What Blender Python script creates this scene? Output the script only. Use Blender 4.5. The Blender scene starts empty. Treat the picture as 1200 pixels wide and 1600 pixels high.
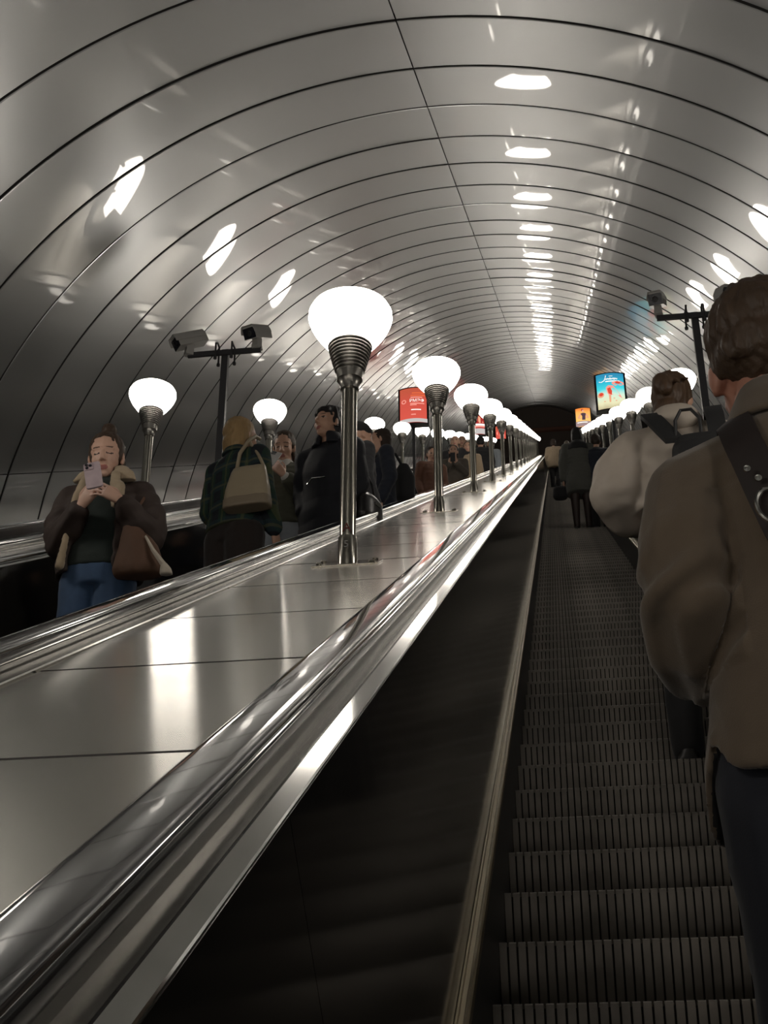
import bpy, math, random
from mathutils import Vector, Matrix, Euler, noise
random.seed(7)
PI = math.pi
SC = bpy.context.scene
COL = SC.collection
C30, S30 = math.cos(PI/6), 0.5
R30 = PI/6
K = 0.877

def P(x, u, n):            # tunnel frame (across, along the slope, square to the slope) -> world
    return Vector((x, u*C30 - n*S30, u*S30 + n*C30))

# ------------------------------------------------------------------ camera
cam_d = bpy.data.cameras.new('camera')
cam = bpy.data.objects.new('camera', cam_d)
COL.objects.link(cam)
cam_d.sensor_fit = 'VERTICAL'
cam_d.sensor_height = 24.0
cam_d.lens = 33.3
cam_d.clip_start = 0.02
cam_d.clip_end = 400
_u = Vector((0.11708751, 0.04468989, 0.99211558))
_n = Vector((-0.06880839, 0.99695141, -0.03678709))
_x = Vector((0.99073504, 0.06395857, -0.1198056))
_W = (Vector((1, 0, 0)), P(0, 1, 0), P(0, 0, 1))
def _cam_axis(i): return _W[0]*_x[i] + _W[1]*_u[i] + _W[2]*_n[i]
_r, _up, _f = _cam_axis(0), _cam_axis(1), _cam_axis(2)
M = Matrix(((_r.x, _up.x, -_f.x, 0), (_r.y, _up.y, -_f.y, 0), (_r.z, _up.z, -_f.z, 0), (0, 0, 0, 1)))
cam.matrix_world = M
SC.camera = cam

# ------------------------------------------------------------------ world, exposure
wd = bpy.data.worlds.new('world')
SC.world = wd
wd.use_nodes = True
wd.node_tree.nodes['Background'].inputs[0].default_value = (0.5, 0.52, 0.55, 1)
wd.node_tree.nodes['Background'].inputs[1].default_value = 0.0
SC.view_settings.view_transform = 'Standard'
SC.view_settings.look = 'None'
SC.view_settings.gamma = 1.0
SC.view_settings.use_curve_mapping = False
SC.view_settings.exposure = 0.22
SC.cycles.use_denoising = True
SC.cycles.sample_clamp_indirect = 6.0
SC.cycles.max_bounces = 8
SC.cycles.glossy_bounces = 6
SC.cycles.diffuse_bounces = 4
GLOBE_STRENGTH = 13.0

# ------------------------------------------------------------------ materials
MATS = {}
def mat(name, col, rough=0.5, metal=0.0, spec=0.5, coat=0.0, coat_rough=0.05, aniso=0.0, tangent=None,
        noise_scale=0, noise_amt=0.0, noise_stretch=(1, 1, 1), bump=0.0, bump_scale=50, bump_stretch=(1, 1, 1),
        rough_var=0.0, emit=None, emit_s=0.0, sheen=0.0, ior=1.5, bump_dist=0.01):
    if name in MATS: return MATS[name]
    m = bpy.data.materials.new(name)
    m.use_nodes = True
    nt = m.node_tree
    b = nt.nodes['Principled BSDF']
    I = b.inputs
    I['Base Color'].default_value = (*col, 1)
    I['Roughness'].default_value = rough
    I['Metallic'].default_value = metal
    I['Specular IOR Level'].default_value = spec
    I['IOR'].default_value = ior
    I['Coat Weight'].default_value = coat
    I['Coat Roughness'].default_value = coat_rough
    I['Anisotropic'].default_value = aniso
    I['Sheen Weight'].default_value = sheen
    if emit:
        I['Emission Color'].default_value = (*emit, 1)
        I['Emission Strength'].default_value = emit_s
    if tangent:
        cx = nt.nodes.new('ShaderNodeCombineXYZ')
        for i in range(3): cx.inputs[i].default_value = tangent[i]
        nt.links.new(cx.outputs[0], I['Tangent'])
    tc = None
    def coords(stretch):
        nonlocal tc
        if tc is None: tc = nt.nodes.new('ShaderNodeTexCoord')
        mp = nt.nodes.new('ShaderNodeMapping')
        mp.inputs['Scale'].default_value = stretch
        nt.links.new(tc.outputs['Object'], mp.inputs[0])
        return mp.outputs[0]
    if noise_scale:
        nz = nt.nodes.new('ShaderNodeTexNoise')
        nz.inputs['Scale'].default_value = noise_scale
        nz.inputs['Detail'].default_value = 5
        nt.links.new(coords(noise_stretch), nz.inputs['Vector'])
        mx = nt.nodes.new('ShaderNodeMix'); mx.data_type = 'RGBA'
        mx.inputs[6].default_value = (*[c*(1-noise_amt) for c in col], 1)
        mx.inputs[7].default_value = (*[min(1, c*(1+noise_amt)) for c in col], 1)
        nt.links.new(nz.outputs[0], mx.inputs[0])
        nt.links.new(mx.outputs[2], I['Base Color'])
        if rough_var:
            mr = nt.nodes.new('ShaderNodeMapRange')
            mr.inputs['To Min'].default_value = rough - rough_var
            mr.inputs['To Max'].default_value = rough + rough_var
            nt.links.new(nz.outputs[0], mr.inputs[0])
            nt.links.new(mr.outputs[0], I['Roughness'])
    if bump:
        nb = nt.nodes.new('ShaderNodeTexNoise')
        nb.inputs['Scale'].default_value = bump_scale
        nb.inputs['Detail'].default_value = 3
        nt.links.new(coords(bump_stretch), nb.inputs['Vector'])
        bp = nt.nodes.new('ShaderNodeBump')
        bp.inputs['Strength'].default_value = bump
        bp.inputs['Distance'].default_value = bump_dist
        nt.links.new(nb.outputs[0], bp.inputs['Height'])
        nt.links.new(bp.outputs[0], I['Normal'])
    MATS[name] = m
    return m

M_VAULT = mat('vault_aluminium', (0.45, 0.462, 0.472), 0.36, 1.0, coat=0.34, coat_rough=0.02,
              noise_scale=1.2, noise_amt=0.06, rough_var=0.04, bump=0.10, bump_scale=0.9, bump_dist=0.02)
M_GROOVE = mat('vault_groove', (0.02, 0.018, 0.018), 0.7)
M_DECK = mat('deck_steel', (0.52, 0.50, 0.455), 0.16, 1.0, aniso=0.88, tangent=(0, C30, S30),
             noise_scale=3, noise_amt=0.05, rough_var=0.03, bump=0.05, bump_scale=2.2, bump_dist=0.02)
M_STEEL = mat('polished_steel', (0.58, 0.57, 0.54), 0.16, 1.0, noise_scale=20, noise_amt=0.06)
M_TRIM = mat('aluminium_trim', (0.54, 0.54, 0.52), 0.08, 1.0)
M_DARKTRIM = mat('dull_steel_trim', (0.36, 0.35, 0.33), 0.25, 1.0)
M_POLE = mat('brushed_pole_steel', (0.52, 0.49, 0.43), 0.18, 1.0)
M_CUP = mat('lamp_cup_metal', (0.42, 0.40, 0.37), 0.32, 1.0)
M_RUBBER = mat('black_rubber', (0.022, 0.022, 0.025), 0.10, 0.0, spec=0.6, coat=1.0, coat_rough=0.03, ior=1.6,
               bump=0.06, bump_scale=3, bump_dist=0.01)
M_PANEL = mat('dark_lacquer_panel', (0.012, 0.011, 0.010), 0.10, 0.0, spec=0.5, noise_scale=3, noise_amt=0.3,
              bump=0.08, bump_scale=2.0, bump_dist=0.012)
M_BLACK = mat('black_metal', (0.012, 0.012, 0.013), 0.45)
M_BRASS = mat('worn_brass', (0.30, 0.245, 0.15), 0.36, 1.0, noise_scale=12, noise_amt=0.25)
M_STEP = mat('step_metal', (0.20, 0.182, 0.16), 0.42, 0.6, noise_scale=9, noise_amt=0.6, noise_stretch=(1, 1, 1), rough_var=0.1)
M_STEPBASE = mat('step_dark_base', (0.012, 0.011, 0.010), 0.7)
M_GLOBE = mat('lit_globe', (0.9, 0.9, 0.9), 0.3, emit=(1.0, 0.925, 0.82), emit_s=GLOBE_STRENGTH)
M_CAMGREY = mat('camera_grey_paint', (0.36, 0.35, 0.33), 0.45)
M_CAMGLASS = mat('camera_window', (0.01, 0.01, 0.015), 0.05, spec=0.8)
M_POST = mat('dark_post_paint', (0.028, 0.027, 0.030), 0.45)
M_END = mat('dark_plaster', (0.20, 0.16, 0.14), 0.9)
M_BEAM = mat('brown_beam', (0.35, 0.17, 0.12), 0.8)
M_FLOOR = mat('concrete', (0.05, 0.05, 0.05), 0.9)

# ------------------------------------------------------------------ helpers
def link(o, parent=None):
    COL.objects.link(o)
    if parent: o.parent = parent
    return o
def tag(o, label=None, cat=None, group=None, kind=None):
    if label: o['label'] = label
    if cat: o['category'] = cat
    if group: o['group'] = group
    if kind: o['kind'] = kind
    return o
def empty(name, loc, label=None, cat=None, group=None, rot=(0, 0, 0)):
    o = bpy.data.objects.new(name, None)
    o.empty_display_size = 0.1
    o.location = loc; o.rotation_euler = rot
    link(o)
    return tag(o, label, cat, group)
class MB:
    def __init__(s): s.v = []; s.f = []; s.mi = []
    def add(s, verts, faces, mi=0):
        b = len(s.v)
        s.v += [tuple(q) for q in verts]
        s.f += [tuple(i+b for i in f) for f in faces]
        s.mi += [mi]*len(faces)
        return s
    def box(s, lo, hi, mi=0, mx=None):
        x0, y0, z0 = lo; x1, y1, z1 = hi
        v = [Vector(q) for q in ((x0,y0,z0),(x1,y0,z0),(x1,y1,z0),(x0,y1,z0),(x0,y0,z1),(x1,y0,z1),(x1,y1,z1),(x0,y1,z1))]
        if mx: v = [mx @ q for q in v]
        return s.add(v, [(0,3,2,1),(4,5,6,7),(0,1,5,4),(1,2,6,5),(2,3,7,6),(3,0,4,7)], mi)
    def lathe(s, prof, seg=32, mi=0, c=(0, 0, 0), mx=None, caps=True):
        v = []; f = []
        for r, z in prof:
            for i in range(seg):
                a = 2*PI*i/seg
                v.append(Vector((c[0]+r*math.cos(a), c[1]+r*math.sin(a), c[2]+z)))
        n = len(prof)
        for j in range(n-1):
            for i in range(seg):
                k = (i+1) % seg
                f.append((j*seg+i, j*seg+k, (j+1)*seg+k, (j+1)*seg+i))
        if caps:
            f.append(tuple(range(seg))[::-1])
            f.append(tuple((n-1)*seg+i for i in range(seg)))
        if mx: v = [mx @ q for q in v]
        return s.add(v, f, mi)
    def prism(s, prof, a, b, axis='y', mi=0):      # closed profile (p,q) swept along an axis
        n = len(prof); v = []
        for t in (a, b):
            for p, q in prof:
                v.append((p, t, q) if axis == 'y' else ((t, p, q) if axis == 'x' else (p, q, t)))
        f = [(i, (i+1) % n, n+(i+1) % n, n+i) for i in range(n)]
        f += [tuple(range(n))[::-1], tuple(range(n, 2*n))]
        return s.add(v, f, mi)
    def tube(s, pts, r, seg=10, mi=0):
        pts = [Vector(q) for q in pts]; v = []; f = []
        n = len(pts)
        for i, q in enumerate(pts):
            d = (pts[min(i+1, n-1)] - pts[max(i-1, 0)]).normalized()
            a = d.orthogonal().normalized() if i == 0 else (a - d*a.dot(d)).normalized()
            b = d.cross(a)
            rr = r[i] if isinstance(r, (list, tuple)) else r
            for k in range(seg):
                t = 2*PI*k/seg
                v.append(q + a*(rr*math.cos(t)) + b*(rr*math.sin(t)))
        for i in range(n-1):
            for k in range(seg):
                l = (k+1) % seg
                f.append((i*seg+k, i*seg+l, (i+1)*seg+l, (i+1)*seg+k))
        f.append(tuple(range(seg))[::-1]); f.append(tuple((n-1)*seg+k for k in range(seg)))
        return s.add(v, f, mi)
    def mesh(s, name, mats, smooth=True, angle=35):
        me = bpy.data.meshes.new(name)
        me.from_pydata(s.v, [], s.f)
        for m in (mats if isinstance(mats, (list, tuple)) else [mats]): me.materials.append(m)
        if any(s.mi): me.polygons.foreach_set('material_index', s.mi)
        fix_normals(me)
        if smooth: shade(me, angle)
        me.update()
        return me
    def build(s, name, mats, parent=None, loc=(0, 0, 0), rot=(0, 0, 0), smooth=True, angle=35):
        o = bpy.data.objects.new(name, s.mesh(name, mats, smooth, angle))
        o.location = loc; o.rotation_euler = rot
        return link(o, parent)
import bmesh
def fix_normals(me):
    bm = bmesh.new(); bm.from_mesh(me)
    bmesh.ops.recalc_face_normals(bm, faces=bm.faces)
    bm.to_mesh(me); bm.free()
def shade(me, angle=35):
    me.polygons.foreach_set('use_smooth', [True]*len(me.polygons))
    try: me.set_sharp_from_angle(angle=math.radians(angle))
    except Exception: pass
def copy_tree(o, parent=None):
    c = o.copy(); COL.objects.link(c)
    if parent: c.parent = parent
    for ch in list(o.children): copy_tree(ch, c)
    return c
def text_mesh(s, size, extrude=0.001):
    cu = bpy.data.curves.new('text', 'FONT'); cu.body = s; cu.size = size; cu.extrude = extrude
    cu.align_x = 'CENTER'; cu.resolution_u = 3
    o = bpy.data.objects.new('text', cu); COL.objects.link(o)
    dg = bpy.context.evaluated_depsgraph_get()
    me = bpy.data.meshes.new_from_object(o.evaluated_get(dg))
    bpy.data.objects.remove(o)
    return me
ORD = ['first', 'second', 'third', 'fourth', 'fifth', 'sixth', 'seventh', 'eighth', 'ninth', 'tenth', 'eleventh', 'twelfth',
       'thirteenth', 'fourteenth', 'fifteenth', 'sixteenth', 'seventeenth', 'eighteenth', 'nineteenth', 'twentieth']

# ------------------------------------------------------------------ the vault
XT, NT, RT = -0.9*K, -2.0*K, 5.1*K
U_BACK, U_END = -16.0, 92.0
RING0, RINGP = 10.16*K, 1.2866*K
def vault():
    mb = MB()
    nr0 = int((U_BACK-RING0)/RINGP)-1
    nr1 = int((U_END-RING0)/RINGP)+1
    gap = 0.0022*1.3
    a_low = math.radians(155.5)
    spans = [(math.radians(-22), PI-a_low-0.001, 14), (PI-a_low+0.001, PI/2-0.0010, 44),
             (PI/2+0.0010, a_low-0.001, 44), (a_low+0.001, math.radians(202), 14)]
    prof = [(0.009, 0.045), (0.009, -0.003), (0.0125, -0.0075), (0.018, -0.0085), (0.024, -0.006), (0.030, 0.0), (0.35, -0.001), (0.78, -0.001), (1.108, 0.0), (1.117, 0.005), (1.118, 0.045)]
    for i in range(nr0, nr1):
        u0 = RING0 + i*RINGP
        if u0 < U_BACK or u0+RINGP > U_END+0.5: continue
        for (a0, a1, seg) in spans:
            rnd = random.Random(i*31+seg+int(a0*100))
            t0, t1 = rnd.uniform(-.002, .002), rnd.uniform(-.002, .002)
            v = []; f = []; np_ = len(prof)
            for k in range(seg+1):
                a = a0+(a1-a0)*k/seg
                for (du, dr) in prof:
                    tl = t0+(t1-t0)*(du/1.128)
                    r = RT+dr+tl
                    v.append(P(XT+r*math.cos(a), u0+du*RINGP/1.128, NT+r*math.sin(a)))
            for k in range(seg):
                for j in range(np_-1):
                    f.append((k*np_+j, k*np_+j+1, (k+1)*np_+j+1, (k+1)*np_+j))
            mb.add(v, f, 0)
            mb.mi[-len(f):] = [1 if j in (0, np_-2) else 0 for k in range(seg) for j in range(np_-1)]
    # dark backing behind the joints
    v = []; f = []; seg = 64
    for u in (U_BACK, U_END):
        for k in range(seg+1):
            a = math.radians(-22)+math.radians(224)*k/seg
            v.append(P(XT+(RT+.04)*math.cos(a), u, NT+(RT+.04)*math.sin(a)))
    for k in range(seg): f.append((k, k+1, seg+2+k, seg+1+k))
    mb.add(v, f, 1)
    me = bpy.data.meshes.new('ceiling')
    me.from_pydata(mb.v, [], mb.f)
    me.materials.append(M_VAULT); me.materials.append(M_GROOVE)
    me.polygons.foreach_set('material_index', mb.mi)
    shade(me, 9)
    o = bpy.data.objects.new('ceiling', me); link(o)
    o['kind'] = 'structure'
    o['label'] = 'grey aluminium barrel vault of curved ring panels over the escalators'
vault()
def wall_disc(name, u, m):
    mb = MB(); seg = 64
    v = [P(XT+(RT+.03)*math.cos(2*PI*k/seg), u, NT+(RT+.03)*math.sin(2*PI*k/seg)) for k in range(seg)]
    v += [P(XT+(RT+.03)*math.cos(2*PI*k/seg), u+.3, NT+(RT+.03)*math.sin(2*PI*k/seg)) for k in range(seg)]
    f = [tuple(range(seg)), tuple(range(2*seg-1, seg-1, -1))]+[(k, (k+1) % seg, seg+(k+1) % seg, seg+k) for k in range(seg)]
    mb.add(v, f)
    o = mb.build(name, m, smooth=False); o['kind'] = 'structure'
    return o
wall_disc('wall_far', U_END, M_END)
wall_disc('wall_rear', U_BACK-.3, M_END)
mb = MB(); mb.box((-3.6, 0, -.10), (2.0, .25, .10))
o = mb.build('trim_1', M_BEAM, loc=P(0, U_END-.35, 1.25)); o['kind'] = 'structure'
mb = MB(); mb.box((XT-RT+.05, U_BACK, -.1), (XT+RT-.05, U_END, 0))
o = mb.build('floor', M_FLOOR, loc=P(0, 0, -2.05*K), rot=(R30, 0, 0)); o['kind'] = 'structure'

# ------------------------------------------------------------------ decks between the escalators
DECKN = -0.438*K
DECKS = {'left': -3.3*K, 'middle': -0.9*K, 'right': 1.5*K}
U0, U1 = -9.0, 89.0
DK = 0.886
def deck(xc, label, wall=None):
    root = empty('balustrade_deck', P(xc, 0, DECKN), label, 'balustrade', rot=(R30, 0, 0))
    mb = MB()
    w = 0.285
    i0 = int((U0-1.91)/DK); i1 = int((U1-1.91)/DK)
    lo, hi = (-w, w) if wall is None else wall
    for i in range(i0, i1):
        a = 1.91+i*DK; b = a+DK
        t = random.uniform(-.0006, .0006); t2 = random.uniform(-.0006, .0006); hp = random.uniform(.0012, .0034)
        prof = [(lo, -.03), (hi, -.03), (hi, -.004), (hi-.004, 0), (lo+.004, 0), (lo, -.004)]
        n = len(prof); v = []
        ns = 10
        ys = [a+.004]+[a+.008+(b-a-.016)*q/ns for q in range(ns+1)]+[b-.004]
        for y in ys:
            w_ = (y-a)/(b-a)
            d = -.004 if y in (ys[0], ys[-1]) else hp*(1-(2*w_-1)**2)+t+(t2-t)*w_
            for p, q in prof: v.append((p, y, q+(d if q > -.02 else 0)))
        nr = len(ys); f = []
        for r in range(nr-1):
            f += [(r*n+k, r*n+(k+1) % n, (r+1)*n+(k+1) % n, (r+1)*n+k) for k in range(n)]
        f += [tuple(range(n))[::-1], tuple(range((nr-1)*n, nr*n))]
        mb.add(v, f)
        mb.mi[-len(f):] = [1]*n+[0]*(n*(nr-3))+[1]*(n+2)
    mb.build('top_sheet', [M_DECK, M_GROOVE], root, angle=20)
    return root
DECK_OBJ = {}
for k, xc in DECKS.items():
    DECK_OBJ[k] = deck(xc, {'left': 'polished steel deck with a lamp row beyond the people riding down',
                            'middle': 'wide polished steel deck with the nearest lamp row, between the two escalators',
                            'right': 'steel deck with a lamp row behind the person in the brown coat'}[k])
# decks against the vault walls
XE = {'far_left': -4.5*K, 'left': -2.1*K, 'own': 0.3*K, 'far_right': 2.7*K}
deck(-5.7*K, 'narrow steel deck along the foot of the left vault wall', wall=(-.04*K, .33*K))
deck(3.9*K, 'narrow steel deck along the foot of the right vault wall', wall=(-.33*K, .04*K))

# ------------------------------------------------------------------ escalators
STEPN = -1.415*K
PITCH = 0.405
NOSE0 = 3.157
def step_mesh():
    mb = MB()
    hw = 0.545*K
    D, H = PITCH*C30, PITCH*S30
    # near-black base, showing between the ribs and along the riser foot: tread and riser
    base = [(D, -.010), (.014, -.010), (.011, -.02), (.018, -H*.35), (.035, -H*.7), (.058, -H+.006), (.085, -H+.006), (.085, -.04), (D, -.04)]
    mb.prism(base, -hw, hw, 'x', 1)
    n = 40
    pw = 2*hw/n
    for i in range(n):
        x0 = -hw+i*pw+pw*.11; x1 = -hw+(i+1)*pw-pw*.11
        out = [(D, 0), (.006, 0), (.001, -.004), (0, -.012), (.008, -H*.35), (.026, -H*.7), (.043, -H+.030)]
        inn = [(.056, -H+.030), (.040, -H*.7), (.023, -H*.35), (.016, -.012), (D, -.012)]
        m = len(out)
        v = []
        for x, ins in ((x0, 0), (x1, 0)):
            for y, z in out+inn: v.append((x, y, z))
        k = m+len(inn)
        f = [(j, (j+1) % k, k+(j+1) % k, k+j) for j in range(k)]
        # side strips
        f += [(0, 1, k-2, k-1)[::-1], (1, 2, 3, k-2)[::-1], (3, 4, k-3, k-2)[::-1], (4, 5, k-4, k-3)[::-1], (5, 6, k-5, k-4)[::-1]]
        f += [(k, k+1, 2*k-2, 2*k-1), (k+1, k+2, k+3, 2*k-2), (k+3, k+4, 2*k-3, 2*k-2), (k+4, k+5, 2*k-4, 2*k-3), (k+5, k+6, 2*k-5, 2*k-4)]
        mb.add(v, f, 0)
    return mb.mesh('step', [M_STEP, M_STEPBASE], smooth=True, angle=30)
STEP_ME = step_mesh()
def stairs_far(u_list, name, parent):
    mb = MB(); hw = .545*K
    D, H = PITCH*C30, PITCH*S30
    R = Matrix.Rotation(-R30, 4, 'X')
    for u in u_list:
        v = []
        for x in (-hw, hw):
            for y, z in ((D, 0), (0, 0), (.012, -H*.7), (.03, -H), (.06, -H), (D, -.04)):
                v.append(R @ Vector((x, y, z)) + Vector((0, u, 0)))
        mb.add(v, [(j, (j+1) % 6, 6+(j+1) % 6, 6+j) for j in range(6)]+[(5, 4, 3, 2, 1, 0), (6, 7, 8, 9, 10, 11)])
    o = mb.build(name, M_STEP, parent, smooth=False)
    return o
def rail_profile(c, top):
    # rounded rubber handrail, closed profile in (across, up)
    w, h = .082, .040
    pts = []
    for t in range(0, 13):
        a = PI - PI*t/12
        ca, sa = math.cos(a), math.sin(a)
        p = math.copysign(abs(ca)**.45, ca)*w/2
        q = abs(sa)**.55*.022
        pts.append((c+p, top-.022+q))
    pts += [(c+w/2-.001, top-h+.006), (c+w/2-.006, top-h), (c-w/2+.006, top-h), (c-w/2+.001, top-h+.006)]
    return pts
def escalator(xe, label, nose_n, ribbed=True, dn=0.0):
    root = empty('escalator', P(xe, 0, 0), label, 'escalator', rot=(R30, 0, 0))
    for sg in (-1, 1):
        # distances measured from the escalator axis outwards
        half = 1.2*K
        def X(s): return sg*(half - s*K)          # s: distance from the deck centre in old units
        def prof(l): return [(X(s), n*K) for s, n in l]
        mb = MB()
        c = half-.4335*K
        mb.prism([(sg*c+(p), q) for p, q in rail_profile(0, -.370*K)], U0, U1)
        mb.build('handrail', M_RUBBER, root, angle=50)
        mb = MB()          # steel edge strip between deck and rail, and rail guide
        mb.prism(prof([(.328, -.47), (.328, -.434), (.332, -.431), (.385, -.431), (.389, -.436), (.389, -.47)]), U0, U1)
        mb.build('edge_strip', M_STEEL, root)
        mb = MB()
        mb.prism(prof([(.395, -.47), (.395, -.416), (.472, -.416), (.472, -.432), (.520, -.424), (.522, -.47)]), U0, U1)
        mb.build('rail_guide', M_DARKTRIM, root)
        mb = MB()
        arc = [(.5245, -.47), (.5245, -.410), (.5285, -.4055), (.541, -.4005), (.545, -.392), (.5705, -.3965), (.5725, -.3985), (.5725, -.401), (.566, -.47)]
        mb.prism(prof(arc), U0, U1)
        mb.build('trim_moulding', M_TRIM, root, angle=25)
        mb = MB()          # inner panel in long sheets with fine joints
        n_b = -1.116
        L = 2.6
        k = U0
        while k < U1:
            e = min(k+L, U1)
            mb.prism(prof([(.566, -.402), (.5735, -.4015), (.638, n_b), (.628, n_b)]), k+.001, e-.001)
            k = e
        mb.build('inner_panel', M_PANEL, root)
        mb = MB()
        mb.prism(prof([(.636, n_b-.02), (.636, n_b+.003), (.639, n_b+.006), (.643, n_b+.005), (.645, n_b+.001), (.655, n_b+.001), (.657, n_b+.004), (.663, n_b+.005), (.667, n_b+.001), (.668, n_b-.02)]), U0, U1)
        mb.build('brass_strip', M_BRASS, root)
        mb = MB()
        mb.prism(prof([(.640, n_b-.012), (.662, n_b-.012), (.652, -1.72), (.640, -1.72)]), U0, U1)
        mb.build('skirt_board', M_BLACK, root)
    if ribbed:
        us = [NOSE0+PITCH*k for k in range(-7, int((U1-NOSE0)/PITCH))]
        for j, u in enumerate(us[:100]):
            o = bpy.data.objects.new('step', STEP_ME); link(o, root)
            o.location = (0, u, nose_n); o.rotation_euler = (-R30, 0, 0)
        o = stairs_far(us[100:], 'step', root); o.location = (0, 0, nose_n); o['kind'] = 'stuff'
    else:
        us = [NOSE0+PITCH*k for k in range(-10, int((U1-NOSE0)/PITCH))]
        o = stairs_far(us, 'step_band', root); o.location = (0, 0, nose_n); o['kind'] = 'stuff'
    return root
NOSE_L = -1.12
OWN = escalator(XE['own'], 'escalator with dark ribbed steps and brass strips carrying the person in the brown coat upwards', STEPN)
escalator(XE['left'], 'escalator beyond the middle lamp row bringing facing people down', NOSE_L, ribbed=False)
escalator(XE['far_left'], 'empty escalator at the foot of the left vault wall', NOSE_L, ribbed=False)
escalator(XE['far_right'], 'escalator beyond the right lamp row behind the brown coat', NOSE_L, ribbed=False)

# ------------------------------------------------------------------ lamps
def lamp_parts(root):
    R = Matrix.Rotation(R30, 4, 'X')
    mb = MB(); mb.box((-.125, -.08, .0), (.125, .08, .006), mx=R)
    for sx in (-.1, .1):
        for sy in (-.055, .055):
            mb.lathe([(.011, .005), (.011, .013), (.007, .017)], 8, mx=R @ Matrix.Translation((sx, sy, 0)))
    mb.build('base_plate', M_POLE, root)
    mb = MB(); mb.lathe([(.037, -.02), (.037, .108), (.035, .112)], 28)
    mb.build('base_sleeve', M_POLE, root)
    mb = MB(); mb.lathe([(.031, .10), (.031, .79)], 28)
    mb.build('pole', M_POLE, root)
    mb = MB()
    prof = [(r, z-.098) for r, z in [(.034, .868), (.038, .872), (.038, .892), (.048, .915), (.052, .918), (.052, .925), (.056, .95)]]
    mb.lathe(prof, 32); mb.build('collar', M_CUP, root)
    mb = MB(); prof = []
    n = 10
    for i in range(n):
        t = i/(n-1); r = .056+(.090-.056)*t**.85; z = .850+.125*t
        prof += [(r-.003, z), (r+.001, z+.0025), (r+.001, z+.008), (r-.003, z+.0105)]
    prof += [(.093, .986), (.084, .986)]
    mb.lathe(prof, 36); mb.build('ribbed_cup', M_CUP, root, angle=60)
    mb = MB()
    pr = [(.080, 1.070), (.096, 1.088), (.122, 1.125), (.147, 1.165), (.165, 1.205), (.1735, 1.235), (.172, 1.262), (.160, 1.288), (.135, 1.308), (.10, 1.321), (.055, 1.328), (.012, 1.33)]
    pr = [(r, .972+(z-1.070)*.90) for r, z in pr]
    mb.lathe(pr, 40); mb.build('globe', M_GLOBE, root, angle=80)
def lamp_label(row, i):
    w = ORD[i]
    if row == 'middle':
        if i == 0: return 'nearest tall lamp post with a large white globe and a red letter on its pole'
        return f'{w} lamp post up the middle row, white globe on a steel pole'
    if row == 'left':
        if i == 1: return 'lamp post with white globe just behind the woman with the bun'
        return f'{ORD[i-1]} lamp post up the left row, white globe on a steel pole'
    return f'{w} lamp post up the right row, white globe on a steel pole'
LU0, LUP = 6.02*K, 5.023*K
proto = None
for row, xc in DECKS.items():
    for i in range(-4, 19):
        if i > 15 and row != 'middle': continue
        loc = P(xc, LU0+LUP*i, DECKN+.001)
        if proto is None:
            proto = empty('lamp_post', loc); lamp_parts(proto); o = proto
        else:
            o = copy_tree(proto); o.location = loc
        if i >= (0 if row == 'middle' else 1) or (row == 'right' and i >= 0):
            lab = lamp_label(row, i)
        else:
            lab = f'lamp post on the {row} deck, {ORD[-i]} one downhill of the photographer'
        tag(o, lab, 'lamp', f'globe lamps along the {row} deck')
        if row == 'middle' and i == 0: NEAR_LAMP = o
# red letter and faint number on the nearest lamp
def wrap_text(s, size, r, z, m, name, parent, a0=-PI/2):
    me = text_mesh(s, size, .0006)
    for v in me.vertices:
        x, y, d = v.co
        a = a0 + x/r
        rr = r+.0008+d
        v.co = (rr*math.cos(a), rr*math.sin(a), z+y)
    me.materials.clear(); me.materials.append(m)
    o = bpy.data.objects.new(name, me); link(o, parent)
    return o
M_RED = mat('red_marker', (0.16, 0.012, 0.014), 0.5)
M_GREYMARK = mat('grey_marker', (0.45, 0.45, 0.44), 0.6)
o = wrap_text('A', .050, .031, .125, M_RED, 'painted_letter', NEAR_LAMP); o['label'] = 'red letter A on the pole'
o = wrap_text('5', .040, .037, .055, M_GREYMARK, 'scratched_number', NEAR_LAMP); o['label'] = 'faint grey number scratched on the sleeve'

# ------------------------------------------------------------------ surveillance camera posts
def housing(loc, yaw, pitch, label):
    root = empty('security_camera', loc, label, 'camera', rot=(0, 0, yaw))
    tilt = (pitch, 0, 0)
    s = .062
    mb = MB()
    mb.prism([(-s, -.055), (s, -.055), (s+.004, .02), (s-.012, .062), (-s+.012, .062), (-s-.004, .02)], -.15, .15)
    body = mb.build('camera_housing', M_CAMGREY, root, rot=tilt, angle=30)
    mb = MB()
    mb.prism([(-s-.012, -.006), (-s-.009, .024), (-s+.008, .070), (s-.008, .070), (s+.009, .024), (s+.012, -.006), (s+.008, -.006), (s+.004, .022), (s-.012, .064), (-s+.012, .064), (-s-.004, .022), (-s-.008, -.006)], -.175, .14)
    mb.build('sun_hood', M_CAMGREY, root, rot=tilt, angle=30)
    mb = MB(); mb.box((-s+.002, -.156, -.052), (s-.002, -.148, .046))
    mb.build('window', M_CAMGLASS, body)
    R = Matrix.Rotation(pitch, 4, 'X')
    mb = MB(); mb.lathe([(.026, 0), (.026, .008), (.018, .010), (.016, .004)], 20, mx=Matrix.Translation((0, -.1565, -.004)) @ Matrix.Rotation(PI/2, 4, 'X'))
    mb.build('lens', M_BLACK, body)
    mb = MB(); mb.box((-.03, -.035, -.135), (.03, .035, -.05)); mb.box((-.034, -.04, -.165), (.034, .04, -.13)); mb.box((-.026, .03, -.16), (.026, .06, -.14))
    mb.build('mounting_bracket', M_CAMGREY, root)
    return root
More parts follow.
